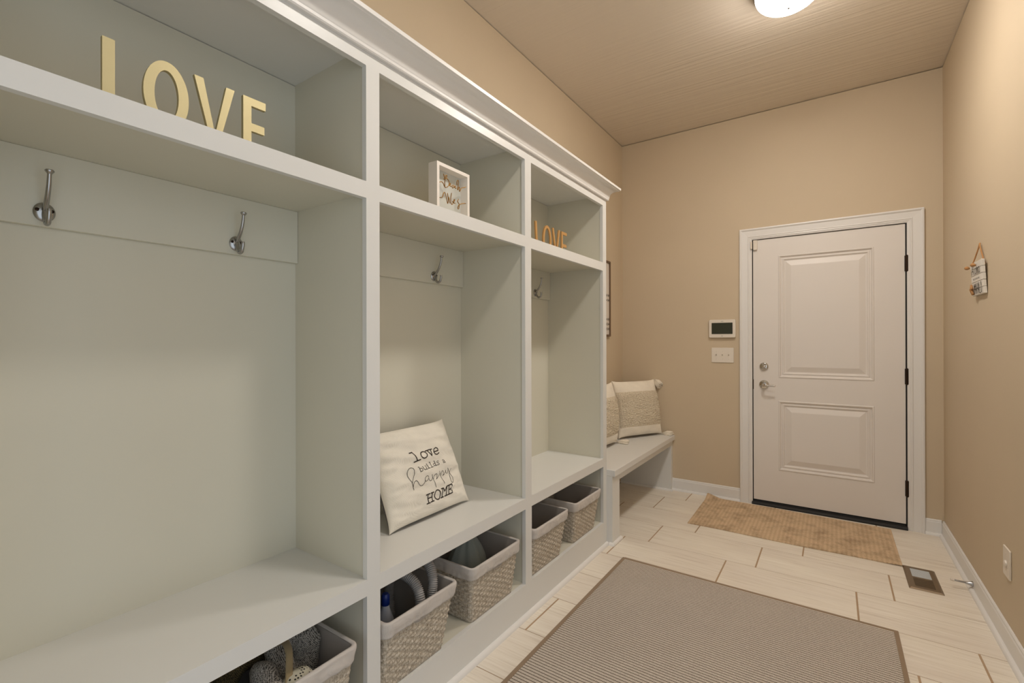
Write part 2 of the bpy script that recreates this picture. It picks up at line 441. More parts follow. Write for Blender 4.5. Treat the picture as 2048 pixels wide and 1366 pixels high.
# the door ------------------------------------------------------------------
door = thing('door_1', (-.05, YF, 0), 'white two-panel door with lever handle and dark hinges', 'door'); door['kind'] = 'structure'
SX0, SX1, SZ0, SZ1 = -.5055, .4015, .036, 2.034
sl = MB()
def panel_door(m, y, x0, x1, z0, z1, panels, profile):
    xs = [x0, panels[0][0], panels[0][1], x1]
    zs = [z0, panels[0][2], panels[0][3], panels[1][2], panels[1][3], z1]
    for i in range(3):
        for j in range(5):
            if i == 1 and j in (1, 3): continue
            m.add([(xs[i], y, zs[j]), (xs[i+1], y, zs[j]), (xs[i+1], y, zs[j+1]), (xs[i], y, zs[j+1])], [(0,1,2,3)])
    for (a, b, c, d) in panels:
        R = []
        for ins, dep in profile:
            R += [(a+ins, y-dep, c+ins), (b-ins, y-dep, c+ins), (b-ins, y-dep, d-ins), (a+ins, y-dep, d-ins)]
        m.grid(R, 4, len(profile), wrap_u=True)
        m.add(R[-4:], [(0,1,2,3)])
    m.add([(x0,y,z0),(x1,y,z0),(x1,y,z1),(x0,y,z1),(x0,y+.044,z0),(x1,y+.044,z0),(x1,y+.044,z1),(x0,y+.044,z1)],
          [(4,7,6,5),(0,4,5,1),(1,5,6,2),(2,6,7,3),(3,7,4,0)])
PX0, PX1 = -.336, .2375
dprof = [(0,0),(.004,.004),(.010,.004),(.016,-.006),(.022,-.008),(.028,-.004),(.034,-.004),(.040,-.011),(.046,-.012),(.080,-.001),(.084,0)]
panel_door(sl, YF+.004, SX0, SX1, SZ0, SZ1, [(PX0, PX1, .280, .806), (PX0, PX1, .978, 1.902)], dprof)
obj('slab', sl, M['door'], door)
def hinge(zc):
    m = MB(); x = .4075; h = .052
    m.box(x-.010, x+.001, YF-.001, YF+.004, zc-h, zc+h)
    m.box(x+.001, x+.008, YF-.010, YF-.002, zc-h, zc+h)
    m.tube([(x, YF-.007, zc-h-.004), (x, YF-.007, zc-h), (x, YF-.007, zc+h), (x, YF-.007, zc+h+.004)], [.004, .0068, .0068, .004], 12)
    obj('hinge', m, M['bronze'], door, label='dark bronze hinge')
for zc in (1.769, 1.017, .273): hinge(zc)
# deadbolt
m = MB(); m.lathe([(0,.0),(.031,.0),(.031,.006),(.027,.012),(.018,.015),(.0,.016)], (-.432, YF+.004, 1.0605), (0,-1,0), 36)
db = obj('deadbolt', m, M['chrome'], door, smooth=True, autosmooth=35, label='polished nickel deadbolt thumb turn')
m = MB(); m.tube([(-.447, YF-.018, 1.052), (-.432, YF-.021, 1.0605), (-.417, YF-.018, 1.069)], [.004,.006,.004], 10); m.tube([(-.432, YF-.008, 1.0605), (-.432, YF-.02, 1.0605)], .006, 10)
obj('thumb_turn', m, M['chrome'], db, smooth=True)
m = MB(); m.lathe([(0,.0),(.034,.0),(.034,.005),(.030,.011),(.020,.014),(.014,.016),(.0,.016)], (-.432, YF+.004, .9227), (0,-1,0), 36)
hd = obj('door_handle', m, M['chrome'], door, smooth=True, autosmooth=35, label='polished nickel lever handle')
m = MB(); m.tube(catmull([(-.432, YF-.008, .9227), (-.432, YF-.045, .9227), (-.424, YF-.056, .9225), (-.395, YF-.058, .921), (-.352, YF-.058, .9185)], 6), [.011]*8+[.0085]*8+[.0065]*9, 12)
obj('lever', m, M['chrome'], hd, smooth=True)
m = MB(); m.box(DX0+.008, DX0+.0145, YF-.002, YF+.02, .885, .96)
obj('strike_plate', m, M['bronze'], door)
m = MB()
m.prism([(0,0),(.026,0),(.026,.010),(.012,.020),(0,.020)], lambda u, v, t: (t, YF-u+.004, v), DX0+.002, DX1-.002)
for i in range(3): m.box(DX0+.01, DX1-.01, YF-.004+.012*i, YF+.002+.012*i, .02, .0265)
m.box(DX0+.008, DX1-.008, YF+.0, YF+.06, 0, .02)
obj('threshold', m, M['black_rubber'], door, bevel=.001, seg=1, label='black ribbed door threshold')
m = MB(); m.box(SX0+.002, SX1-.002, YF+.012, YF+.035, .02, .037)
obj('door_sweep', m, M['black_rubber'], door)

# ================================================================== LOCKERS
locker = thing('hall_locker', (-1.35, 1.38, 0), 'white built-in hall locker with three open bays, hooks, seats and cubbies below', 'locker')
Y0 = .033
STILES = [(Y0, .083), (.9129, .9626), (1.7936, 1.846), (2.671, 2.7215)]
BAYS = [(.083, .9129), (.9626, 1.7936), (1.846, 2.671)]
Z_SH = (1.687, 1.7374); Z_SEAT = (.489, .538); Z_BASE = .147; Z_TOP = 2.0868; Z_CR = 2.128
ff = MB(); T = .019
ys = [Y0]
for a, b in STILES: ys += [a, b]
zb = [.0, Z_BASE, Z_SEAT[0], Z_SEAT[1], Z_SH[0], Z_SH[1], Z_TOP, Z_CR+.02]
# one frame: stiles full height, rails butted between them
for a, b in STILES: ff.box(XF-T, XF, a, b, 0, zb[-1])
for a, b in BAYS:
    for z0, z1 in ((0, Z_BASE), Z_SEAT, Z_SH, (Z_TOP, zb[-1])):
        ff.box(XF-T, XF, a, b, z0, z1)
obj('face_frame', ff, M['white'], locker)
I = .006
m = MB(); m.box(XL+.001, XB, Y0+.01, 2.7205, 0, Z_CR+.018); obj('back_panel', m, M['interior'], locker)
for k, (a, b) in enumerate(STILES):
    m = MB(); e0 = a+I if k > 0 else a; e1 = b-I if k < 3 else b
    if k == 3: m.box(XL+.001, XF-T, e0, 2.7215, 0, zb[-1])
    elif k == 0: m.box(XL+.001, XF-T, Y0, e1, 0, zb[-1])
    else: m.box(XB, XF-T, e0, e1, 0, zb[-1])
    obj('side_panel' if k in (0, 3) else 'divider', m, M['interior'] if k in (1, 2) else [M['interior']], locker)
for k, (a, b) in enumerate(BAYS):
    a2, b2 = a-I, b+I
    m = MB(); m.box(XB, XF-T, a2, b2, Z_SH[0]+.018, Z_SH[1]-.001); obj('upper_shelf', m, M['interior'], locker)
    m = MB(); m.box(XB, XF-T, a2, b2, Z_SEAT[0]+.02, Z_SEAT[1]-.0006); obj('seat', m, M['white'], locker)
    m = MB(); m.box(XB, XF-T, a2, b2, Z_BASE-.02, Z_BASE-.0012); obj('bottom_shelf', m, M['interior'], locker)
    m = MB(); m.box(XB, XB+.017, a2+.0005, b2-.0005, 1.526, Z_SH[0]+.018); obj('hook_rail', m, M['interior'], locker, bevel=.0015, seg=1)
m = MB(); m.box(XL+.001, XF-T, Y0, 2.7215, Z_CR+.02, Z_CR+.034); obj('top_panel', m, M['white'], locker)
# crown moulding with a mitred return at the far end
cp = [(-.004, 2.1272), (.010, 2.127), (.013, 2.131), (.0135, 2.139)]
for i in range(9):
    q = math.pi/2*i/8
    cp.append((.016 + .046*(1-math.cos(q)), 2.143 + .046*math.sin(q)))
cp += [(.064, 2.192), (.070, 2.194), (.071, 2.206), (0.0, 2.206), (-.03, 2.206)]
m = MB(); P = []
YE = 2.7215
for s in range(3):
    for u, z in cp:
        if s == 0: P.append((XF+u, Y0, z))
        if s == 1: P.append((XF+u, YE+u, z))
        if s == 2: P.append((XL+.002, YE+u, z))
m.grid(P, len(cp), 3)
obj('crown_molding', m, M['trim'], locker, smooth=True, autosmooth=28)
m = MB(); run(quarter(.018), m, 'y+', XF, Y0, 2.721)
obj('shoe_molding', m, M['trim'], locker, smooth=True, autosmooth=40)

# coat hooks (parts of the locker)
def coat_hook(y, z=1.562, x=None):
    x = XB + .017 if x is None else x
    a = MB()
    up = catmull([(x+.006, y, z+.002), (x+.016, y, z+.010), (x+.032, y, z+.030), (x+.044, y, z+.055), (x+.049, y, z+.082)], 5)
    a.tube(up, [.0058 - .0016*(i/20) if i < 17 else .0042 for i in range(21)], 12)
    a.lathe([(0,-.002),(.0045,-.002),(.0085,.003),(.0085,.006),(.006,.008),(0,.0085)], (x+.049, y, z+.080), (.12, 0, 1), 20)
    lo_ = catmull([(x+.006, y, z-.002), (x+.012, y, z-.020), (x+.024, y, z-.033), (x+.038, y, z-.030), (x+.045, y, z-.014), (x+.045, y, z-.002)], 5)
    a.tube(lo_, [.0055]*16 + [.0048]*10, 12)
    h = obj('coat_hook', a, M['nickel'], locker, smooth=True, autosmooth=50, label='brushed nickel double coat hook')
    p = MB(); P = []; n = 28
    for r, d in ((1.0, .0), (1.0, .003), (.88, .0055), (.5, .0075), (.001, .008)):
        for k in range(n):
            q = 2*math.pi*k/n; P.append((x+d, y+.0195*r*math.cos(q), z-.003+.0225*r*math.sin(q)))
    p.grid(P, n, 5, wrap_u=True)
    obj('base_plate', p, M['nickel'], h, smooth=True, autosmooth=40)
    for s in (-1, 1):
        q = MB(); q.lathe([(0,.0),(.0042,.0),(.0040,.0018),(0,.0022)], (x+.0055, y+s*.0125, z+.001), (1,0,0), 14)
        obj('screw', q, M['bronze'], h, smooth=True)
for y in (.285, .713, 1.588, 2.486): coat_hook(y)

# ================================================================== BENCH
bench = thing('bench', (-1.33, 3.38, 0), 'white built-in bench between the locker end and the end wall', 'bench')
BT = .462; BX = -1.101
m = MB(); m.box(XL+.001, BX, 2.7225, YF-.001, BT-.04, BT); obj('seat_top', m, M['white'], bench, bevel=.003)
m = MB(); m.box(BX-.036, BX-.018, 2.84, YF-.05, BT-.083, BT-.04); obj('apron', m, M['white'], bench)
m = MB(); m.box(XL+.001, BX-.018, 2.7225, 2.84, 0, BT-.04); obj('leg_panel', m, M['white'], bench, bevel=.001, seg=1)
m = MB(); m.box(XL+.001, BX-.018, YF-.05, YF-.001, 0, BT-.04); obj('leg_panel', m, M['white'], bench, bevel=.001, seg=1)
m = MB(); run(quarter(.016), m, 'y+', BX-.018, 2.7225, 2.856); obj('shoe_molding', m, M['trim'], bench, smooth=True, autosmooth=40)
m = MB(); m.prism(quarter(.016), lambda u, v, t: (t, 2.7225-u, v), XF+.018, BX-.002); obj('shoe_molding', m, M['trim'], bench, smooth=True, autosmooth=40)
m = MB(); m.prism(quarter(.014), lambda u, v, t: (t, YF-.05-u, v), XL+.001, BX-.004); obj('shoe_molding', m, M['trim'], bench, smooth=True, autosmooth=40)

# ================================================================== CEILING LAMPS
def ceiling_lamp(x, y, label, glass='dome'):
    t = thing('ceiling_light', (x, y, HC), label, 'ceiling light', 'flush ceiling lights')
    m = MB(); m.lathe([(0,0),(.150,0),(.158,-.006),(.158,-.030),(.150,-.038),(.0,-.038)], (x, y, HC), (0,0,1), 56)
    obj('rim', m, M['nickel'], t, smooth=True, autosmooth=30)
    m = MB(); pr = []
    for i in range(13):
        q = math.pi/2*i/12; pr.append((.148*math.cos(q), -.039 - .085*math.sin(q)))
    m.lathe(pr, (x, y, HC), (0,0,1), 56)
    obj('glass_dome', m, M[glass], t, smooth=True)
    m = MB(); m.lathe([(.0,-.122),(.006,-.122),(.007,-.126),(.004,-.131),(0,-.132)], (x, y, HC), (0,0,1), 16)
    obj('finial', m, M['nickel'], t, smooth=True)
ceiling_lamp(-.173, 2.665, 'lit frosted dome ceiling light at the top edge of the photo')
ceiling_lamp(-.173, 1.29, 'lit frosted dome ceiling light above the rug, nearer the camera', 'dome_dim')

# ================================================================== BASKETS
def rrect(y0, y1, x0, x1, r, n):
    """rounded rectangle sampled evenly by n points, starting at front middle, CCW from above"""
    w, h = x1-x0, y1-y0; segs = []
    # perimeter order: front (x1) from y0+r to y1-r, corner, back ... ; returns (x, y, nx, ny, s)
    L = [h-2*r, math.pi*r/2, w-2*r, math.pi*r/2, h-2*r, math.pi*r/2, w-2*r, math.pi*r/2]
    tot = sum(L); out = []
    for i in range(n):
        s = tot*i/n; k = 0; q = s
        while q > L[k]: q -= L[k]; k += 1
        if k == 0: p = (x1, y0+r+q, 1, 0)
        elif k == 1: a = q/r; p = (x1-r+r*math.cos(a), y1-r+r*math.sin(a), math.cos(a), math.sin(a))
        elif k == 2: p = (x1-r-q, y1, 0, 1)
        elif k == 3: a = q/r; p = (x0+r-r*math.sin(a), y1-r+r*math.cos(a), -math.sin(a), math.cos(a))
        elif k == 4: p = (x0, y1-r-q, -1, 0)
        elif k == 5: a = q/r; p = (x0+r-r*math.cos(a), y0+r-r*math.sin(a), -math.cos(a), -math.sin(a))
        elif k == 6: p = (x0+r+q, y0, 0, -1)
        else: a = q/r; p = (x1-r+r*math.sin(a), y0+r-r*math.cos(a), math.sin(a), -math.cos(a))
        out.append(p + (s/tot,))
    return out
def basket(b, t, label, group='woven baskets in the lower cubbies', seed=0, handle=True, zt=.372):
    """b, t = (y0, y1, x0, x1) of base and rim"""
    zb_ = Z_BASE
    H = zt - zb_ - .0
    root = thing('woven_basket', ((b[2]+b[3])/2, (b[0]+b[1])/2, zb_), label, 'basket', group)
    N = 300; R = 96
    lo = rrect(b[0], b[1], b[2], b[3], .017, N); hi = rrect(t[0], t[1], t[2], t[3], .018, N)
    per = 2*((t[1]-t[0]) + (t[3]-t[2])); ns = int(per/.023/2)*2
    rh = .0112
    def wall(f, h):          # f index, h 0..1 -> point without displacement, normal
        a, c = lo[f % N], hi[f % N]
        nx, ny = a[2]+c[2], a[3]+c[3]; l = math.hypot(nx, ny)
        return (a[0]+(c[0]-a[0])*h, a[1]+(c[1]-a[1])*h, zb_+.004+(H-.006)*h, nx/l, ny/l)
    m = MB(); P = []
    for j in range(R+1):
        h = j/R; z = H*h; row = int(z/rh); fr = z/rh-row
        for i in range(N):
            x, y, zz, nx, ny = wall(i, h)
            ph = math.pi*ns*i/N + math.pi*(row % 2)
            prof = math.sin(math.pi*fr)**.6 if 0 < fr < 1 else 0
            wob = mnoise.noise(Vector((i*.11, row*1.7, seed)))*.0009 + mnoise.noise(Vector((i*.6, j*.6, seed+5)))*.0006
            d = .0046*prof*(.5+.5*math.cos(ph)) + wob - .0012
            P.append((x+nx*d, y+ny*d, zz))
    m.grid(P, N, R+1, wrap_u=True)
    bt = [(p[0], p[1], zb_+.001) for p in lo]
    m.add(bt + [(P[i]) for i in range(N)], [tuple(range(N))[::-1]] + [(i, (i+1) % N, N+(i+1) % N, N+i) for i in range(N)])
    obj('woven_body', m, M['weave'], root, smooth=True)
    # liner inside
    m = MB(); P = []
    for j in range(13):
        h = 1 - j/12*.96
        for i in range(N):
            x, y, zz, nx, ny = wall(i, h)
            w_ = mnoise.noise(Vector((x*18, y*18, h*3+seed)))*.003
            P.append((x-nx*(.006-w_), y-ny*(.006-w_), zz))
    m.grid(P, N, 13, wrap_u=True); m.add(P[-N:], [tuple(range(N))])
    obj('cloth_lining', m, M['liner_in'], root, smooth=True)
    # folded-over rim band
    m = MB(); P = []; K = 14; band = .046
    for j in range(K+1):
        u = j/K
        for i in range(N):
            s = i/N
            # bottom edge sags and waves
            sag = mnoise.noise(Vector((s*9, seed*3, 0)))*.006
            x, y, zz, nx, ny = wall(i, 1)
            if u < .25:
                q = math.pi*u/.25; off = -.0055 + (1-math.cos(q))/2*.0130; dz = math.sin(q)*.004
                px, py, pz = x+nx*off, y+ny*off, zz+dz
            else:
                v = (u-.25)/.75; dep = v*(band+sag)
                x, y, zz, nx, ny = wall(i, 1-dep/H)
                pl = mnoise.noise(Vector((s*70, v*1.6, seed)))*.0038*v + mnoise.noise(Vector((s*24, v*2, seed+9)))*.0034
                off = .0075 + pl + .0012*math.sin(math.pi*v)
                px, py, pz = x+nx*off, y+ny*off, zz
            P.append((px, py, pz))
    m.grid(P, N, K+1, wrap_u=True)
    lastN = P[-N:]
    inner = []
    for i in range(N):
        x, y, zz, nx, ny = wall(i, 1); inner.append((lastN[i][0]-nx*.0045, lastN[i][1]-ny*.0045, lastN[i][2]+.001))
    m.add(lastN + inner, [(i, (i+1) % N, N+(i+1) % N, N+i) for i in range(N)])
    obj('folded_rim', m, M['liner'], root, smooth=True)
    if handle:      # hand hole just under the rim band at the front, lining showing through
        m = MB(); P = []; c = (t[0]+t[1]+b[0]+b[1])/4 + .004; n = 24
        f0 = (t[3]*.76+b[3]*.24)
        for r in (1., .5, .01):
            for k in range(n):
                q = 2*math.pi*k/n
                zz = zt-.044 + .015*r*math.sin(q)
                hx = b[3] + (t[3]-b[3])*((zz-zb_)/H)
                P.append((hx+.0036, c+.040*r*math.cos(q)*(1 if abs(math.cos(q))>.3 else 1), zz))
        m.grid(P, n, 3, wrap_u=True)
        bk = [(p[0]-.003, p[1], p[2]) for p in P[:n]]
        m.add(P[:n]+bk, [(i, (i+1) % n, n+(i+1) % n, n+i) for i in range(n)])
        obj('hand_hole', m, M['liner_in'], root, smooth=True, label='dark grey lining showing in the hand hole')
    return root

basket((.556, .845, -1.455, -1.170), (.540, .868, -1.478, -1.148), 'woven basket of knitwear under the nearest locker seat', seed=1, handle=False)
basket((.9705, 1.2560, -1.450, -1.166), (.9805, 1.3050, -1.474, -1.146), 'woven basket holding the ribbed vacuum hose', seed=2)
basket((1.422, 1.7105, -1.458, -1.172), (1.405, 1.734, -1.480, -1.150), 'woven basket holding the pale grey cloth bag', seed=3)
basket((1.865, 2.1525, -1.458, -1.172), (1.868, 2.196, -1.480, -1.150), 'woven basket in the far cubby, nearer the camera', seed=4, handle=False)
basket((2.303, 2.575, -1.458, -1.174), (2.2895, 2.6146, -1.480, -1.150), 'woven basket in the far cubby, next to the bench', seed=5, handle=False)

# ---- contents
zf_ = Z_BASE + .006
m = MB()
path = catmull([(-1.215, 1.155, zf_+.03), (-1.198, 1.165, .27), (-1.196, 1.172, .345), (-1.235, 1.175, .400), (-1.31, 1.150, .425), (-1.385, 1.105, .395), (-1.43, 1.09, .30),
                (-1.42, 1.14, .215), (-1.39, 1.20, .20), (-1.42, 1.225, .30), (-1.40, 1.235, .39), (-1.345, 1.262, .430), (-1.265, 1.266, .432), (-1.215, 1.252, .395), (-1.200, 1.232, .33), (-1.205, 1.215, .22), (-1.225, 1.195, zf_+.03)], 60)
L = [0]
for i in range(1, len(path)): L.append(L[-1] + (path[i]-path[i-1]).length)
rad = [.0172 + .0019*math.sin(2*math.pi*l/.0062) for l in L]
m.tube(path, rad, 16)
tag(obj('vacuum_hose', m, M['hose'], smooth=True), 'grey ribbed hose looping out of a woven basket', 'hose')
# spray bottle with blue cap
bt_ = thing('bottle', (-1.272, 1.082, zf_), 'white bottle with a blue cap standing in the hose basket', 'bottle')
m = MB(); m.lathe([(0,0),(.028,0),(.030,.006),(.030,.12),(.026,.150),(.0135,.188),(.0125,.198),(0,.198)], (-1.272, 1.082, zf_), (0,0,1), 32)
obj('bottle_body', m, M['white_bottle'], bt_, smooth=True, autosmooth=40)
m = MB(); m.lathe([(0,.196),(.0135,.196),(.0145,.199),(.0135,.229),(.010,.234),(0,.234)], (-1.272, 1.082, zf_), (0,0,1), 24)
obj('bottle_cap', m, M['blue'], bt_, smooth=True, autosmooth=40, label='navy blue cap')
m = MB(); m.box(-1.43, -1.315, 1.005, 1.075, zf_, .300); m.box(-1.426, -1.32, 1.01, 1.07, .300, .318)
tag(obj('black_case', m, M['black_plastic'], bevel=.006, seg=3), 'black plastic case lying in the hose basket', 'case')
m = MB(); m.box(-1.236, -1.182, 1.00, 1.135, zf_, .300)
tag(obj('black_pouch', m, M['black_plastic'], bevel=.018, seg=4), 'black pouch at the front of the hose basket', 'pouch')

def blob(name, c, r, mat, label, cat, amp=.12, fr=3., seed=0, nu=56, nv=36, shape=None, group=None, fold=0):
    m = MB(); P = []
    for j in range(nv+1):
        th = math.pi*j/nv
        for i in range(nu):
            ph = 2*math.pi*i/nu
            d = Vector((math.sin(th)*math.cos(ph), math.sin(th)*math.sin(ph), -math.cos(th)))
            k = 1 + amp*mnoise.noise(d*fr + Vector((seed*3.1, 0, 0))) + amp*.4*mnoise.noise(d*fr*2.7 + Vector((seed, 5, 0)))
            if fold: k += fold*math.cos(ph*fold_n + d.z*3 + seed)*math.sin(th)
            p = Vector((d.x*r[0]*k, d.y*r[1]*k, d.z*r[2]*k))
            if shape: p = shape(p)
            P.append(p + Vector(c))
    m.grid(P, nu, nv+1, wrap_u=True)
    return tag(obj(name, m, mat, smooth=True), label, cat, group)
fold_n = 5
# pale grey cloth bag in the second basket: a slumped cone of cloth with vertical folds
m = MB(); P = []; nu, nv = 72, 30
for j in range(nv+1):
    h = j/nv
    for i in range(nu):
        ph = 2*math.pi*i/nu
        r = (1 - h**2.6)*.92 + .03
        f = 1 + .10*math.cos(5*ph+1.0+h*1.2)*(.4+h*.6) + .06*math.cos(11*ph+h*2)*h
        P.append((-1.325 + .098*r*f*math.cos(ph) - .01*h, 1.565 + .112*r*f*math.sin(ph) + .035*h, zf_ + .002 + h*.272 + .004*math.cos(3*ph)*h))
m.grid(P, nu, nv+1, wrap_u=True); m.add(P[:nu], [tuple(range(nu))[::-1]]); m.add(P[-nu:], [tuple(range(nu))])
tag(obj('cloth_bag', m, M['grey_bag'], smooth=True), 'pale grey cloth bag folded upright in its basket', 'bag')

# knitwear in the nearest basket
def fold_tube(name, pts, r, mat, label, cat, seed=0, flat=.75, n=28, group=None):
    pts = catmull(pts, 14); m = MB(); k = len(pts)
    rr = [r*(1+.18*mnoise.noise(Vector((i*.09, seed, 0)))) * (min(1, .35+ i/6) if i < 6 else 1) * (min(1, .35 + (k-1-i)/6) if k-1-i < 6 else 1) for i in range(k)]
    m.tube(pts, rr, n, flat=flat)
    for q, p in enumerate(m.v):
        v = Vector(p); d = mnoise.noise(v*28 + Vector((seed, 0, 0)))*.006 + mnoise.noise(v*90)*.0016
        m.v[q] = (v.x + d, v.y + d*.6, v.z + d)
    return tag(obj(name, m, mat, smooth=True), label, cat, group)
fold_tube('knit_scarf', [(-1.24, .79, zf_+.045), (-1.30, .80, .26), (-1.325, .815, .345), (-1.35, .775, .375), (-1.33, .735, .345), (-1.28, .742, .29), (-1.25, .775, .262)], .040, M['knit'], 'black and grey marled knit scarf on top of the basket', 'scarf', 1)
fold_tube('knit_hat', [(-1.33, .70, zf_+.05), (-1.31, .69, .28), (-1.27, .665, .345), (-1.215, .655, .315), (-1.20, .66, .24)], .044, M['knit'], 'grey marled knit hat beside the tan strap', 'hat', 4)
fold_tube('winter_glove', [(-1.25, .76, zf_+.05), (-1.232, .755, .26), (-1.208, .745, .325), (-1.196, .705, .335), (-1.20, .67, .29)], .030, M['dots'], 'cream glove with small black dots at the basket rim', 'glove', 7, flat=.7)
fold_tube('brown_knit_shawl', [(-1.42, .82, zf_+.06), (-1.41, .76, .30), (-1.40, .68, .35), (-1.39, .62, .33), (-1.40, .59, .22)], .046, M['olive_knit'], 'brown and olive knit shawl at the back of the basket', 'shawl', 9)
blob('fleece_hat', (-1.265, .598, .252), (.075, .036, .085), M['teal'], 'dark teal fleece hat at the near side of the basket', 'hat', .15, 2.4, 3)
m = MB(); pts = catmull([(-1.34, .742, .355), (-1.30, .735, .398), (-1.25, .722, .395), (-1.21, .70, .365), (-1.186, .682, .33), (-1.178, .66, .26)], 8); P = []
for p in pts:
    for s in (-.5, -.25, .25, .5): P.append((p.x+.002*s, p.y+s*.020, p.z+.001*math.cos(s*3)))
m.grid(P, 4, len(pts))
o = obj('bag_strap', m, M['strap'], smooth=True); so = o.modifiers.new('thick', 'SOLIDIFY'); so.thickness = .003
tag(o, 'tan webbing strap lying over the knitwear', 'strap')

# ================================================================== PILLOWS
class Pillow:
    def __init__(s, base, ux, up, nn, W, H, T, taper=0., k=.05, seed=0, skew=0., wr=.004):
        s.o = Vector(base); s.x = Vector(ux).normalized(); s.u = Vector(up).normalized(); s.n = Vector(nn).normalized()
        s.W, s.H, s.T, s.tp, s.k, s.seed, s.skew, s.wr = W, H, T, taper, k, seed, skew, wr
    def th(s, a, b):
        e = max(0., (1-a**2))*max(0., (1-b**2))
        return s.T/2*(e**.42)
    def pt(s, a, b, side=1, extra=0.):
        ca = 1 - s.k*(1-b**6)*abs(a)**1.2; cb = 1 - s.k*(1-a**6)*abs(b)**1.2
        x = a*s.W/2*ca*(1 - s.tp*(b+1)/2) + s.skew*(b+1)/2
        z = s.H/2 + b*s.H/2*cb
        t = s.th(a, b)
        if side > 0:
            e = min(1., 6*(1-abs(a)))*min(1., 6*(1-abs(b)))
            rad = mnoise.noise(Vector((a*1.6, b*5.5 + a*1.2, s.seed)))*s.wr*1.0 + mnoise.noise(Vector((a*2.2+b*3, b*9-a*2, s.seed+3)))*s.wr*.55*(abs(a)**1.2+.15)
            t += rad*e
        t += extra
        return s.o + s.x*x + s.u*z + s.n*(t*side)
    def inv(s, x, z):
        a = 2*x/s.W; b = 2*z/s.H-1
        for _ in range(12):
            ca = 1 - s.k*(1-b**6)*abs(a)**1.2; cb = 1 - s.k*(1-a**6)*abs(b)**1.2
            a = (x - s.skew*(b+1)/2)/(s.W/2*ca*(1 - s.tp*(b+1)/2)); b = (z - s.H/2)/(s.H/2*cb)
        return a, b
    def sheet(s, side, n=110, a0=-1, a1=1, b0=-1, b1=1, off=0., bumpf=None):
        m = MB(); P = []
        f = lambda i: math.sin(math.pi/2*(2*i/n-1)) if (a0, a1, b0, b1) == (-1, 1, -1, 1) else None
        for j in range(n+1):
            for i in range(n+1):
                a = f(i) if f(i) is not None else a0+(a1-a0)*i/n
                b = f(j) if f(j) is not None else b0+(b1-b0)*j/n
                ex = off + (bumpf(a, b) if bumpf else 0)
                P.append(s.pt(a, b, side, ex))
        m.grid(P, n+1, n+1, flip=side < 0); return m

def ribbon(m, pts, w, fn):
    """flat brush stroke of width w through 2D pts, placed on a surface by fn(x, z)"""
    Q = [Vector((p[0], p[1])) for p in pts]; D = [Q[0]]
    for a, b in zip(Q, Q[1:]):
        k = max(1, int((b-a).length/.004))
        for i in range(1, k+1): D.append(a + (b-a)*i/k)
    n = len(D); A = []
    for i, p in enumerate(D):
        if 0 < i < n-1: t1 = (p-D[i-1]).normalized(); t2 = (D[i+1]-p).normalized(); t = (t1+t2); t = t.normalized() if t.length > 1e-3 else t2
        elif i == 0: t = (D[1]-p).normalized()
        else: t = (p-D[-2]).normalized()
        nrm = Vector((-t.y, t.x)); q = p + (t*(-w*.35) if i == 0 else t*(w*.35) if i == n-1 else Vector((0, 0)))
        A.append(fn(*(q + nrm*w/2))); A.append(fn(*(q - nrm*w/2)))
    m.grid(A, 2, n)

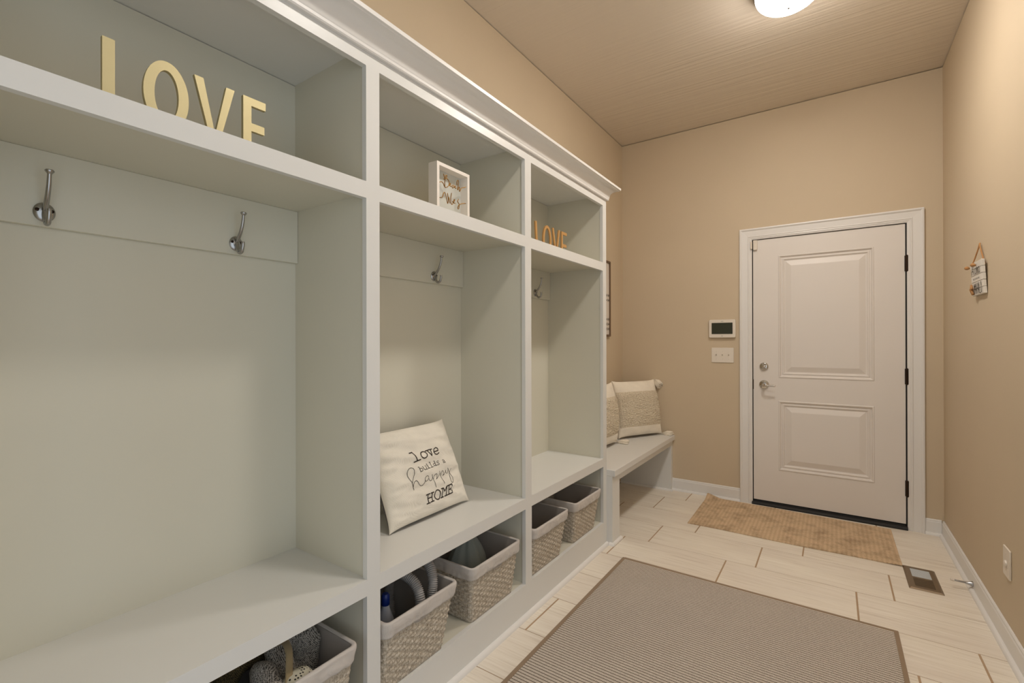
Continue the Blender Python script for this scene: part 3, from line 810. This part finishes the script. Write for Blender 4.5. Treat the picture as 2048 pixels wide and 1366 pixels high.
ang = math.radians(19)
upv = Vector((-math.sin(ang), 0, math.cos(ang))); nv_ = Vector((math.cos(ang), 0, math.sin(ang)))
pil = thing('throw_pillow', (-1.38, 1.39, Z_SEAT[1]), 'cream pillow printed "love builds a happy HOME" on the middle locker seat', 'pillow')
PW = Pillow((-1.352, 1.397, Z_SEAT[1]+.002), (0,1,0), upv, nv_, .458, .382, .125, taper=.03, k=.050, seed=2, skew=-.034, wr=.010)
obj('front_cover', PW.sheet(1), M['pillow_cream'], pil, smooth=True)
obj('back_cover', PW.sheet(-1), M['pillow_dark'], pil, smooth=True, label='charcoal grey back of the pillow')
PTEXT= [(0.0042,[(-0.0506,0.2858),(-0.0347,0.2866)]),(0.0042,[(-0.0355,0.2874),(-0.0222,0.2484)]),(0.0042,[(-0.0398,0.247),(-0.0052,0.2504)]),(0.0042,[(0.0333,0.2658),(0.0331,0.2615),(0.0313,0.2576),(0.0281,0.2543),(0.0237,0.2522),(0.0187,0.2512),(0.0134,0.2516),(0.0086,0.2533),(0.0044,0.2561),(0.0015,0.2597),(0.0001,0.2638),(0.0002,0.268),(0.0019,0.2719),(0.0051,0.2751),(0.0094,0.2773),(0.0144,0.2783),(0.0196,0.278),(0.0246,0.2764),(0.0288,0.2736),(0.0318,0.2699),(0.0333,0.2658)]),(0.0042,[(0.0316,0.2779),(0.0527,0.2794)]),(0.0042,[(0.0541,0.2791),(0.0715,0.2792)]),(0.0042,[(0.042,0.2784),(0.0593,0.2518),(0.0636,0.279)]),(0.0042,[(0.0791,0.2658),(0.1072,0.2668),(0.1051,0.2767),(0.0957,0.2811),(0.0842,0.2772),(0.0784,0.267),(0.0812,0.2566),(0.0935,0.252),(0.1091,0.257)]),(0.0022,[(-0.0299,0.2242),(-0.0242,0.2246),(-0.0236,0.2043)]),(0.0022,[(-0.0242,0.2158),(-0.0164,0.2181),(-0.0094,0.2135),(-0.0105,0.2075),(-0.0165,0.2047),(-0.0235,0.2047)]),(0.0022,[(-0.007,0.2212),(-0.0027,0.2213),(-0.0026,0.2109),(0.0025,0.2066),(0.0104,0.2085)]),(0.0022,[(0.0089,0.2218),(0.0133,0.2219),(0.0131,0.2063),(0.0175,0.2067)]),(0.0022,[(0.023,0.2286),(0.0244,0.2268)]),(0.0022,[(0.021,0.2233),(0.0254,0.2234),(0.0266,0.2084)]),(0.0022,[(0.0211,0.2078),(0.035,0.2082)]),(0.0022,[(0.0392,0.2299),(0.0443,0.2299),(0.0479,0.2089)]),(0.0022,[(0.0418,0.2082),(0.0556,0.2085)]),(0.0022,[(0.066,0.2295),(0.0704,0.2292),(0.0729,0.2098),(0.0781,0.2097)]),(0.0022,[(0.0717,0.2197),(0.0646,0.2212),(0.0596,0.217),(0.0626,0.2106),(0.0722,0.2121)]),(0.0022,[(0.0933,0.2231),(0.0892,0.2261),(0.0823,0.2239),(0.0837,0.2193),(0.0905,0.2167),(0.0935,0.2118),(0.0864,0.209),(0.0804,0.2114)]),(0.0022,[(0.1151,0.2219),(0.1207,0.2245),(0.1262,0.2222),(0.1263,0.2134),(0.1297,0.2104)]),(0.0022,[(0.1256,0.2184),(0.1184,0.2177),(0.1168,0.2132),(0.1213,0.2109),(0.1269,0.2133)]),(0.0019,[(-0.0642,0.1456),(-0.0684,0.1606),(-0.0723,0.1756),(-0.0785,0.1901),(-0.0831,0.2031),(-0.0839,0.2133),(-0.0799,0.2224),(-0.0721,0.2287),(-0.0623,0.2299),(-0.0541,0.2256),(-0.0509,0.2168),(-0.0524,0.2049),(-0.0586,0.1923),(-0.0658,0.182),(-0.0712,0.1733)]),(0.0019,[(-0.0665,0.1512),(-0.0665,0.1641),(-0.0608,0.1737),(-0.0515,0.1774),(-0.0449,0.1724),(-0.0407,0.1637),(-0.0361,0.1565),(-0.028,0.1514),(-0.0189,0.1521),(-0.0101,0.1591),(-0.0036,0.1657)]),(0.0019,[(0.0154,0.1755),(0.0113,0.1807),(0.0037,0.181),(-0.004,0.175),(-0.0063,0.1663),(-0.0015,0.1617),(0.0081,0.1649),(0.0156,0.1734),(0.0152,0.1662),(0.019,0.1601),(0.0257,0.1585),(0.0331,0.1629),(0.0369,0.1683)]),(0.0019,[(0.0355,0.1806),(0.0375,0.1671),(0.0393,0.1593),(0.0429,0.1438),(0.0479,0.1264)]),(0.0019,[(0.0421,0.1617),(0.0451,0.1705),(0.0524,0.1761),(0.0605,0.178),(0.0657,0.173),(0.0644,0.1648),(0.0584,0.1588),(0.0523,0.1567),(0.0649,0.16),(0.0756,0.1664),(0.0823,0.1734)]),(0.0019,[(0.0833,0.1843),(0.0857,0.1715),(0.0879,0.1603),(0.0905,0.1457),(0.0949,0.1292)]),(0.0019,[(0.0896,0.1652),(0.094,0.1749),(0.1013,0.1808),(0.1074,0.1805),(0.1096,0.1734),(0.1063,0.1656),(0.0985,0.1614),(0.1096,0.1644),(0.1211,0.1719),(0.1265,0.1783)]),(0.0019,[(0.1244,0.1792),(0.1254,0.1687),(0.1294,0.1641),(0.1364,0.1683),(0.1408,0.1761)]),(0.0019,[(0.1405,0.1843),(0.1471,0.1713),(0.1532,0.1567),(0.1587,0.1422),(0.1594,0.13),(0.1525,0.1218),(0.1445,0.1223),(0.141,0.1323),(0.1423,0.1472),(0.1478,0.1624),(0.1545,0.1719),(0.1616,0.1796)]),(0.0044,[(-0.0137,0.1108),(0.0071,0.1113)]),(0.0044,[(0.0134,0.1114),(0.0293,0.1117)]),(0.0044,[(-0.0039,0.1112),(-0.0014,0.0774)]),(0.0044,[(0.021,0.1114),(0.0216,0.0785)]),(0.0044,[(-0.0031,0.0955),(0.0222,0.0957)]),(0.0044,[(-0.0116,0.0769),(0.0062,0.0769)]),(0.0044,[(0.011,0.0784),(0.0292,0.0786)]),(0.0044,[(0.0683,0.0959),(0.0684,0.0901),(0.0668,0.0849),(0.0639,0.0808),(0.0598,0.0782),(0.0548,0.0774),(0.0497,0.0784),(0.0447,0.0812),(0.0405,0.0854),(0.0374,0.0906),(0.0357,0.0964),(0.0357,0.1022),(0.0371,0.1073),(0.04,0.1114),(0.0441,0.1141),(0.049,0.1149),(0.0541,0.114),(0.0591,0.1113),(0.0634,0.1071),(0.0666,0.1018),(0.0683,0.0959)]),(0.0044,[(0.073,0.1134),(0.086,0.1136),(0.093,0.0983),(0.1061,0.1157),(0.1126,0.1156)]),(0.0044,[(0.0815,0.1129),(0.0788,0.0793)]),(0.0044,[(0.07,0.0787),(0.0868,0.0792)]),(0.0044,[(0.107,0.1149),(0.1024,0.0809)]),(0.0044,[(0.0938,0.0796),(0.1109,0.0803)]),(0.0044,[(0.1128,0.116),(0.1398,0.1173),(0.1408,0.1079)]),(0.0044,[(0.1204,0.1168),(0.1194,0.0817)]),(0.0044,[(0.1192,0.0988),(0.1338,0.0993)]),(0.0044,[(0.1338,0.1037),(0.1344,0.0949)]),(0.0044,[(0.1117,0.0805),(0.1416,0.082),(0.1416,0.0924)])]
m = MB()
for w_, L in PTEXT:
    def fn(x, z): 
        a, b = PW.inv(x + 1.35 - 1.397, z - .018); return PW.pt(a, b, 1, .0014)
    ribbon(m, L, w_, fn)
obj('printed_lettering', m, M['ink'], pil, label='charcoal typewriter and script lettering')

def tassel(parent, p, d, L=.088, r=.030, n=120, seed=0):
    rnd = random.Random(seed); p = Vector(p); d = Vector(d).normalized(); m = MB()
    a = d.orthogonal().normalized(); b = d.cross(a)
    m.tube([p - d*.008, p, p + d*.008], [.003, .0058, .005], 8)
    for i in range(n):
        q = rnd.uniform(0, 2*math.pi); rr = math.sqrt(rnd.random())
        e = p + d*(L*rnd.uniform(.85, 1.08)) + (a*math.cos(q) + b*math.sin(q))*rr*r
        mid = p + d*L*.5 + (a*math.cos(q) + b*math.sin(q))*rr*r*.85 + Vector((rnd.uniform(-1,1), rnd.uniform(-1,1), rnd.uniform(-1,1)))*.002
        m.tube([p + (a*math.cos(q)+b*math.sin(q))*rr*.003, mid, e], [.0020, .0032, .0034], 5)
    obj('tassel', m, M['natural'], parent, smooth=True)

def bench_pillow(base, ux, up, nn, label, seed, tass, W=.47, H=.47, T=.17):
    P = Pillow(base, ux, up, nn, W, H, T, k=.055, seed=seed, wr=.004)
    root = thing('throw_pillow', base, label, 'pillow', 'cream tasselled pillows on the bench')
    m = P.sheet(1); m2 = P.sheet(-1); m.add(m2.v, m2.f)
    obj('cover', m, M['natural'], root, smooth=True)
    def bf(a, b):
        p = Vector((a*W/2, b*H/2, seed)); e = min(1, 14*(1-abs(a)), 9*(.62-abs(b+.04))) 
        e = max(0, e)
        return e*(.007 + .0060*mnoise.noise(p*95) + .0035*mnoise.noise(p*230))
    obj('boucle_panel', P.sheet(1, 150, -.985, .985, -.66, .58, .0006, bf), M['boucle'], root, smooth=True, label='looped boucle middle band')
    for k, (a, b, d) in enumerate(tass):
        tassel(root, P.pt(a*.99, b*.99, 1) , d, seed=seed*10+k)
    return root
bl = Vector((-1.412, 3.628, BT+.002)); br = Vector((-1.218, 3.985, BT+.002))
ux = (br-bl).normalized(); hz = Vector((ux.y, -ux.x, 0)); an = math.radians(11)
up2 = Vector((0,0,1))*math.cos(an) - hz*math.sin(an); n2 = hz*math.cos(an) + Vector((0,0,1))*math.sin(an)
bench_pillow((bl+br)/2 + Vector((0,0,.004)), ux, up2, n2, 'cream boucle pillow leaning in the bench corner, fully in view', 3,
             [(1, 1, (.62, -.35, -.50)), (1, -1, (.75, .0, -.02))])
an = math.radians(5)
up3 = Vector((-math.sin(an), 0, math.cos(an))); n3 = Vector((math.cos(an), 0, math.sin(an)))
bench_pillow((-1.405, 3.235, BT+.006), (.06, 1, 0), up3, n3, 'cream boucle pillow mostly hidden behind the locker end', 6,
             [(1, -1, (.9, .25, -.06)), (-1, 1, (.3, -.3, -.8)), (-1, -1, (.8, -.2, -.1))], W=.47)

# ================================================================== SHELF DECOR
def letter(name_, strokes_poly, x, y, z, tilt, mat, label, group, th=.010, holes=None):
    m = MB(); c, s = math.cos(tilt), math.sin(tilt)
    fn = lambda u, v, t: (x+t, y + u*c + v*s, z + v*c - u*s)
    for poly in strokes_poly: m.prism(poly, fn, -th/2, th/2)
    zmin = min(p[2] for p in m.v); m.v = [(p[0], p[1], p[2]-zmin+z) for p in m.v]
    return tag(obj('decorative_letter', m, mat), label, 'letter', group)
def rect(a, b, c, d): return [(a, c), (b, c), (b, d), (a, d)]
def L_(w, h, s): return [[(0,0),(w,0),(w,s),(s,s),(s,h),(0,h)]]
def E_(w, h, s): return [[(0,0),(w,0),(w,s),(s,s),(s,h/2-s*.5),(w*.94,h/2-s*.5),(w*.94,h/2+s*.5),(s,h/2+s*.5),(s,h-s),(w,h-s),(w,h),(0,h)]]
def V_(w, h, s): return [[(w/2-s*.42,0),(w/2+s*.42,0),(w,h),(w-s,h),(w/2,s*1.25),(s,h),(0,h)]]
def O_(w, h, s, n=40):
    out = []
    for i in range(n):
        q0, q1 = 2*math.pi*i/n, 2*math.pi*(i+1)/n
        o = lambda q: (w/2+w/2*math.cos(q), h/2+h/2*math.sin(q)); k = lambda q: (w/2+(w/2-s)*math.cos(q), h/2+(h/2-s)*math.sin(q))
        out.append([k(q0), o(q0), o(q1), k(q1)])
    return out
zs = Z_SH[1]
G1 = 'pale gold letters spelling LOVE in the nearest upper compartment'
x1 = -1.250
letter('L', L_(.066, .152, .021), x1, .319, zs, 0, M['gold'], 'pale gold letter L on the nearest upper shelf', G1)
letter('O', O_(.088, .153, .0205), x1, .389, zs, 0, M['gold'], 'pale gold letter O on the nearest upper shelf', G1)
letter('V', V_(.0905, .151, .0195), x1, .4885, zs, 0, M['gold'], 'pale gold letter V on the nearest upper shelf', G1)
letter('E', E_(.0575, .151, .0205), x1, .600, zs, 0, M['gold'], 'pale gold letter E on the nearest upper shelf', G1)
G2 = 'orange gold letters spelling LOVE in the farthest upper compartment'
x2 = -1.300
letter('L', L_(.062, .158, .0155), x2, 2.128, zs, -.10, M['copper'], 'orange gold letter L on the farthest upper shelf', G2, .008)
letter('O', O_(.092, .158, .0155), x2, 2.195, zs, 0, M['copper'], 'orange gold letter O on the farthest upper shelf', G2, .008)
letter('V', V_(.088, .158, .0165), x2, 2.298, zs, 0, M['copper'], 'orange gold letter V on the farthest upper shelf', G2, .008)
letter('E', E_(.066, .158, .0165), x2, 2.404, zs, 0, M['copper'], 'orange gold letter E on the farthest upper shelf', G2, .008)
# shadow box sign
sb = thing('shadow_box_frame', (-1.27, 1.415, zs), 'white square box frame with gold script reading Beach Vibes', 'box frame')
y0, y1, zt = 1.318, 1.5125, zs+.213; xf = -1.250; fw = .013
m = MB()
m.box(xf-.045, xf, y0, y0+fw, zs, zt); m.box(xf-.045, xf, y1-fw, y1, zs, zt); m.box(xf-.045, xf, y0+fw, y1-fw, zs, zs+fw); m.box(xf-.045, xf, y0+fw, y1-fw, zt-fw, zt)
obj('frame', m, M['box_white'], sb)
m = MB(); m.box(xf-.042, xf-.038, y0+fw, y1-fw, zs+fw, zt-fw); obj('backing', m, M['box_back'], sb)
BTEXT= [[(-0.0801,0.1344),(-0.0693,0.1389),(-0.06,0.1347),(-0.0538,0.1257),(-0.0475,0.122)],[(-0.0499,0.1547),(-0.0518,0.1391),(-0.0506,0.1222)],[(-0.0583,0.1727),(-0.053,0.1592),(-0.048,0.1574),(-0.041,0.1637),(-0.0394,0.1718),(-0.0457,0.1706),(-0.0489,0.1614)],[(-0.0568,0.1527),(-0.041,0.1594),(-0.0283,0.1533),(-0.0267,0.1418),(-0.0347,0.1287),(-0.0475,0.122)],[(-0.0251,0.1357),(-0.017,0.1423),(-0.0202,0.1468),(-0.0235,0.1383),(-0.017,0.1346),(-0.0105,0.1386)],[(-0.0006,0.1446),(-0.0079,0.1404),(-0.0072,0.1318),(-0.0007,0.1336),(0.0027,0.1433),(0.006,0.1354)],[(0.016,0.1447),(0.0093,0.1411),(0.0109,0.1345),(0.0183,0.1387)],[(0.0193,0.1501),(0.0204,0.1637),(0.0261,0.172),(0.0305,0.1677),(0.0277,0.1524),(0.0243,0.1337),(0.0284,0.1348),(0.0318,0.1446),(0.0379,0.144),(0.0351,0.1299),(0.0413,0.1337),(0.0482,0.1457),(0.0655,0.1526),(0.076,0.1578)],[(-0.0803,0.0749),(-0.0664,0.0795),(-0.0586,0.0975),(-0.0507,0.1007),(-0.0428,0.0854),(-0.035,0.0625),(-0.0311,0.0798),(-0.0364,0.1033)],[(-0.0285,0.0891),(-0.0214,0.0658)],[(-0.0122,0.1097),(-0.0168,0.0877),(-0.0156,0.0705),(-0.0101,0.0649),(-0.0035,0.0713),(-0.0074,0.0791)],[(0.0008,0.0778),(0.0068,0.0859),(0.0025,0.0871),(0.0008,0.0745),(0.0101,0.0741)],[(0.0242,0.0869),(0.0303,0.0962),(0.0242,0.0847),(0.0336,0.0759),(0.0315,0.0575),(0.0247,0.0577),(0.0302,0.0706),(0.0445,0.0796),(0.0601,0.0856),(0.0758,0.0895)]]
m = MB()
for L in BTEXT:
    pts = catmull([(xf-.002, 1.415+p[0], zs+p[1]) for p in L], 5)
    m.tube(pts, [.0017]*len(pts), 8)
obj('script_lettering', m, M['gold_foil'], sb, smooth=True, label='gold script words Beach Vibes')

# picture behind the locker end
pf = thing('picture_frame', (XL, 3.50, 1.297), 'thin brown framed white print on the wall above the bench', 'picture')
a, b, c, d = 3.27, 3.7275, 1.297, 1.9275
m = MB(); w_ = .016
m.box(XL+.001, XL+.020, a, a+w_, c, d); m.box(XL+.001, XL+.020, b-w_, b, c, d); m.box(XL+.001, XL+.020, a+w_, b-w_, c, c+w_); m.box(XL+.001, XL+.020, a+w_, b-w_, d-w_, d)
obj('frame', m, M['frame_wood'], pf, bevel=.001, seg=1)
m = MB(); m.box(XL+.001, XL+.010, a+w_, b-w_, c+w_, d-w_); obj('print', m, M['paper'], pf)
m = MB(); rnd = random.Random(5)
for k, (zc, n) in enumerate([(1.64, 3), (1.60, 3), (1.44, 4), (1.40, 4), (1.36, 3)]):
    for q in range(26):
        yy = a+.05 + q*.0155; hh = rnd.uniform(.006, .014)
        m.box(XL+.010, XL+.0112, yy, yy+.004, zc-hh, zc+hh)
        if q % 3 == 0: m.box(XL+.010, XL+.0112, yy, yy+.012, zc-.002, zc+.002)
obj('dark_marks', m, M['ink'], pf)

# ================================================================== END WALL FITTINGS
kp = thing('alarm_keypad', (-.7255, YF, 1.283), 'white touchscreen alarm keypad with dark screen on end wall', 'keypad')
def rr2(a, b, c, d, r, n=6):
    P = []
    for (cx, cz, q0) in ((b-r, c+r, -math.pi/2), (b-r, d-r, 0), (a+r, d-r, math.pi/2), (a+r, c+r, math.pi)):
        for i in range(n+1): q = q0 + math.pi/2*i/n; P.append((cx+r*math.cos(q), cz+r*math.sin(q)))
    return P
m = MB(); m.prism(rr2(-.824, -.627, 1.283, 1.4275, .012), lambda u, v, t: (u, YF-t, v), .002, .022)
obj('housing', m, M['plastic'], kp, bevel=.003, smooth=True, autosmooth=40)
m = MB(); m.prism(rr2(-.803, -.648, 1.312, 1.402, .002, 2), lambda u, v, t: (u, YF-t, v), .0215, .0228); obj('screen', m, M['screen'], kp, label='dark glass screen')
m = MB(); m.box(-.735, -.716, YF-.0226, YF-.0215, 1.4115, 1.4135); obj('status_light', m, M['ink'], kp)
m = MB(); m.box(-.731, -.720, YF-.0226, YF-.0215, 1.2955, 1.298); obj('front_mark', m, M['ink'], kp)
sw = thing('light_switch', (-.7255, YF, 1.083), 'white triple toggle light switch plate below the keypad', 'light switch')
m = MB(); m.prism(rr2(-.8075, -.643, 1.084, 1.203, .004, 3), lambda u, v, t: (u, YF-t, v), .0005, .0065); obj('wall_plate', m, M['plastic'], sw, bevel=.002, smooth=True, autosmooth=40)
for k in (-1, 0, 1):
    xc = -.7255 + k*.046
    m = MB(); m.box(xc-.0052, xc+.0052, YF-.0075, YF-.006, 1.131, 1.156)
    f = obj('toggle_slot', m, M['plastic'], sw)
    m = MB(); m.prism([(YF-.006, 1.139), (YF-.006, 1.150), (YF-.019, 1.158), (YF-.020, 1.150)], lambda u, v, t: (t, u, v), xc-.0038, xc+.0038)
    obj('toggle', m, M['plastic'], sw, bevel=.001)
    for zc in (1.1135, 1.1735):
        m = MB(); m.lathe([(0,0),(.0033,0),(.003,.0012),(0,.0016)], (xc, YF-.0064, zc), (0,-1,0), 12); obj('screw', m, M['plastic'], sw, smooth=True)
ds = thing('door_sensor', (-.49, YF, 1.957), 'small white contact sensor at the top left corner of the door', 'sensor')
m = MB(); m.box(-.502, -.474, YF-.016, YF+.0038, 1.957, 2.032); obj('magnet', m, M['plastic'], ds, bevel=.003)
m = MB(); m.box(-.5205, -.5085, YF-.026, YF-.008, 1.965, 2.022); obj('transmitter', m, M['plastic'], ds, bevel=.003)

# ================================================================== RIGHT WALL
sg = thing('hanging_sign', (.575, 3.1, 1.472), 'small whitewashed plank sign reading Aloha and MAHALO, hung by jute rope', 'sign')
def sgp(y, z, off=0.):       # face point of the leaning board, off = out of the wall
    h = (z-1.472)/.160
    return (.5745 - .0085*h - off, y, z)
Yn, Yf2 = 2.998, 3.208
rndp = random.Random(3); ph_ = .160/5
for k in range(5):
    z0 = 1.472 + k*ph_; m = MB(); o_ = rndp.uniform(-.003, .003)
    P = []
    for (yy, zz, of) in [(Yn+o_, z0+.0012, -.0005), (Yf2+o_, z0+.0012, -.0005), (Yf2+o_, z0+ph_-.0006, -.0005), (Yn+o_, z0+ph_-.0006, -.0005),
                         (Yn+o_, z0+.0012, -.0125), (Yf2+o_, z0+.0012, -.0125), (Yf2+o_, z0+ph_-.0006, -.0125), (Yn+o_, z0+ph_-.0006, -.0125)]:
        P.append(sgp(yy, zz, of))
    m.add(P, [(0,1,2,3),(7,6,5,4),(0,4,5,1),(1,5,6,2),(2,6,7,3),(3,7,4,0)])
    obj('plank', m, M['sign_white'], sg, bevel=.0015)
def glyph(m, paths, y, z, w, h, sw_):     # reading direction is towards -Y when facing the right wall
    for p in paths: ribbon(m, [(y - q[0]*w, z + q[1]*h) for q in p], sw_, lambda a, b: sgp(a, b, .0008))
def arc(cx, cy, rx, ry, a0=0, a1=360, n=16): return [(cx+rx*math.cos(math.radians(a0+(a1-a0)*i/n)), cy+ry*math.sin(math.radians(a0+(a1-a0)*i/n))) for i in range(n+1)]
GL = {'A': [[(0,0),(.5,1),(1,0)], [(.2,.38),(.8,.38)]], 'M': [[(0,0),(0,1),(.5,.35),(1,1),(1,0)]], 'H': [[(0,0),(0,1)],[(1,0),(1,1)],[(0,.5),(1,.5)]],
      'L': [[(0,1),(0,0),(1,0)]], 'O': [arc(.5,.5,.5,.5)], 'l': [[(.4,1),(.4,0)]], 'o': [arc(.5,.3,.45,.3)], 'h': [[(0,1),(0,0)],[(0,.35),(.4,.6),(.85,.45),(.85,0)]], 'a': [arc(.45,.3,.42,.3), [(.87,.6),(.87,.1),(1,0)]]}
m = MB(); y = 3.182
for ch, w_ in zip('Aloha', (.034, .010, .024, .024, .024)):
    glyph(m, GL[ch], y, 1.574, w_, .046, .0034); y -= w_ + .0075
y = 3.158
for ch in 'MAHALO':
    glyph(m, GL[ch], y, 1.480, .0175, .050, .0038); y -= .0235
for k, (a_, b_) in enumerate([(3.165, 3.148), (3.140, 3.112), (3.104, 3.085), (3.077, 3.050)]):       # tiny script line, too small to read
    pts = [(a_ - (a_-b_)*i/18, 1.5515 + .004*math.sin(i*1.7+k)) for i in range(19)]
    ribbon(m, pts, .0014, lambda a, b: sgp(a, b, .0008))
obj('painted_lettering', m, M['ink'], sg)
m = MB()
m.tube(catmull([sgp(3.150, 1.618, .008), sgp(3.142, 1.636, -.001), (.578, 3.118, 1.690), (.582, 3.104, 1.718), (.580, 3.088, 1.700), sgp(3.030, 1.634, -.014), sgp(3.022, 1.612, -.016)], 8), .0030, 8)
obj('rope', m, M['rope'], sg, smooth=True)
for yy in (3.192, 3.072):
    m = MB(); m.tube([sgp(yy-.012, 1.610, .010), sgp(yy, 1.613, .016), sgp(yy+.012, 1.618, .010)], [.005, .009, .005], 10); obj('knot', m, M['rope'], sg, smooth=True)
m = MB(); m.tube([sgp(3.176, 1.483, .006), sgp(3.172, 1.500, .008), sgp(3.178, 1.528, .006)], [.004, .0075, .004], 8); m.tube([sgp(3.190, 1.507, .008), sgp(3.174, 1.503, .010), sgp(3.158, 1.509, .008)], [.004, .006, .004], 8); m.tube([sgp(3.160, 1.478, .006), sgp(3.166, 1.495, .008)], [.006, .004], 8)
obj('jute_bow', m, M['rope'], sg, smooth=True)

ot = thing('wall_outlet', (XR, 2.71, .290), 'white cable outlet plate low on the right wall', 'outlet')
m = MB(); m.prism(rr2(2.668, 2.7545, .290, .409, .004, 3), lambda u, v, t: (XR-t, u, v), .0005, .007); obj('wall_plate', m, M['plastic'], ot, bevel=.002, smooth=True, autosmooth=40)
m = MB(); m.lathe([(0,0),(.013,0),(.012,.006),(.008,.008),(0,.008)], (XR-.006, 2.711, .345), (-1,0,0), 20); obj('jack', m, M['plastic'], ot, smooth=True, autosmooth=40)
for zc in (.314, .386):
    m = MB(); m.lathe([(0,0),(.0033,0),(.003,.0012),(0,.0016)], (XR-.0068, 2.711, zc), (-1,0,0), 12); obj('screw', m, M['plastic'], ot, smooth=True)

st = thing('door_stop', (XR-.012, 3.232, .036), 'nickel spring door stop with white rubber tip on baseboard', 'door stop')
m = MB(); pr = [(0,0),(.013,0),(.0135,.003),(.010,.010),(.006,.022),(.0048,.028)]
m.lathe(pr, (XR-.012, 3.232, .036), (-1,-.12,.06), 20); L = .028; rr_ = []; ax = Vector((-1,-.12,.06)).normalized(); o0 = Vector((XR-.012, 3.232, .036))
pts = [o0 + ax*(L+i*.0006) for i in range(76)]; m.tube(pts, [.0043+.0006*math.sin(i*2.1) for i in range(76)], 10)
obj('spring', m, M['nickel'], st, smooth=True)
m = MB(); e = pts[-1]; m.lathe([(0,-.002),(.006,-.002),(.0066,.003),(.006,.012),(0,.013)], e, ax, 16); obj('rubber_tip', m, M['plastic'], st, smooth=True, autosmooth=40)

# ================================================================== FLOOR THINGS
rg = thing('runner_rug', (-.386, 1.3, 0), 'taupe corded runner rug with brown bound edge', 'rug')
RX0, RX1, RY1, RY0, RT = -1.003, .231, 2.592, -.55, .009
m = MB()
n = 2; e = .017
m.box(RX0+e, RX1-e, RY0+e, RY1-e, .001, RT-.0012)
obj('corded_field', m, M['rug'], rg)
m = MB()
for (a, b, c, d) in ((RX0, RX0+e, RY0, RY1), (RX1-e, RX1, RY0, RY1), (RX0+e, RX1-e, RY1-e, RY1), (RX0+e, RX1-e, RY0, RY0+e)): m.box(a, b, c, d, .0008, RT)
obj('bound_edge', m, M['rug_edge'], rg, bevel=.003, seg=3)

m = MB(); nu, nv = 120, 70; P = []; Q = []
for j in range(nv+1):
    v = j/nv
    for i in range(nu+1):
        u = i/nu
        x = -.826 + (.3176+.826)*u - .006*v*(1-u); y0_ = 3.340 + .022*u + .004*math.sin(u*9); y1_ = 3.998 - .022*u
        y = y0_ + (y1_-y0_)*v
        z = .006 + .0012*mnoise.noise(Vector((x*5, y*5, 1))) + .004*max(0, (.03-u)/.03)*v
        z += .024*smoothstep(.10, 0, u)*smoothstep(.82, 1, v)                     # far left corner curls up against the baseboard
        z += .006*smoothstep(.90, 1, u)*smoothstep(.2, 0, v)                      # near right corner lifts over the vent
        P.append((x, y, z)); Q.append((x, y, max(.0006, z-.006)))
m.grid(P, nu+1, nv+1); m.grid(Q, nu+1, nv+1, flip=True)
bd = [i for i in range(nu+1)] + [(j+1)*(nu+1)-1 for j in range(1, nv+1)] + [nv*(nu+1)+i for i in range(nu-1, -1, -1)] + [j*(nu+1) for j in range(nv-1, 0, -1)]
k = len(bd); m.add([P[i] for i in bd] + [Q[i] for i in bd], [(i, k+i, k+(i+1) % k, (i+1) % k) for i in range(k)])
tag(obj('door_mat', m, M['mat'], smooth=True, autosmooth=50), 'worn straw-coloured ribbed mat in front of the door', 'door mat')

vt = thing('floor_vent', (.386, 3.24, 0), 'brown metal floor register beside the door mat', 'floor vent')
VX0, VX1, VY0, VY1 = .3185, .4535, 3.095, 3.389; gx0, gx1 = .3465, .4265
m = MB(); zt = .006
def slope_frame(m, a, b, c, d, i, z):
    P = [(a,c,.0005),(b,c,.0005),(b,d,.0005),(a,d,.0005),(a+i,c+i,z),(b-i,c+i,z),(b-i,d-i,z),(a+i,d-i,z)]
    m.add(P, [(0,1,5,4),(1,2,6,5),(2,3,7,6),(3,0,4,7)])
slope_frame(m, VX0, VX1, VY0, VY1, .010, zt)
def plate(m, a, b, c, d): m.box(a, b, c, d, zt-.002, zt)
G = [(3.128, 3.232), (3.248, 3.355)]
plate(m, VX0+.010, gx0, VY0+.010, VY1-.010); plate(m, gx1, VX1-.010, VY0+.010, VY1-.010)
plate(m, gx0, gx1, VY0+.010, G[0][0]); plate(m, gx0, gx1, G[0][1], G[1][0]); plate(m, gx0, gx1, G[1][1], VY1-.010)
obj('frame', m, M['vent_metal'], vt)
for gi, (a, b) in enumerate(G):
    n = 11; p = (b-a)/n
    for k in range(n):
        m = MB(); y = a + p*(k+.5); tl = .0026 if gi == 0 else .0026
        m.add([(gx0, y-p*.24, zt-.0004), (gx1, y-p*.24, zt-.0004), (gx1, y+p*.20, zt), (gx0, y+p*.20, zt), (gx0, y-p*.24, .001), (gx1, y-p*.24, .001), (gx1, y+p*.20, .0012), (gx0, y+p*.20, .0012)],
              [(0,1,2,3),(7,6,5,4),(0,4,5,1),(1,5,6,2),(2,6,7,3),(3,7,4,0)])
        obj('louver', m, M['vent_metal'] if gi == 0 else M['lit_louver'], vt)
m = MB(); m.box(gx0, gx1, G[0][0], G[1][1], .0004, .0009); obj('duct_shade_sheet', m, M['dark'], vt)  # black sheet painted in for the shade down the duct
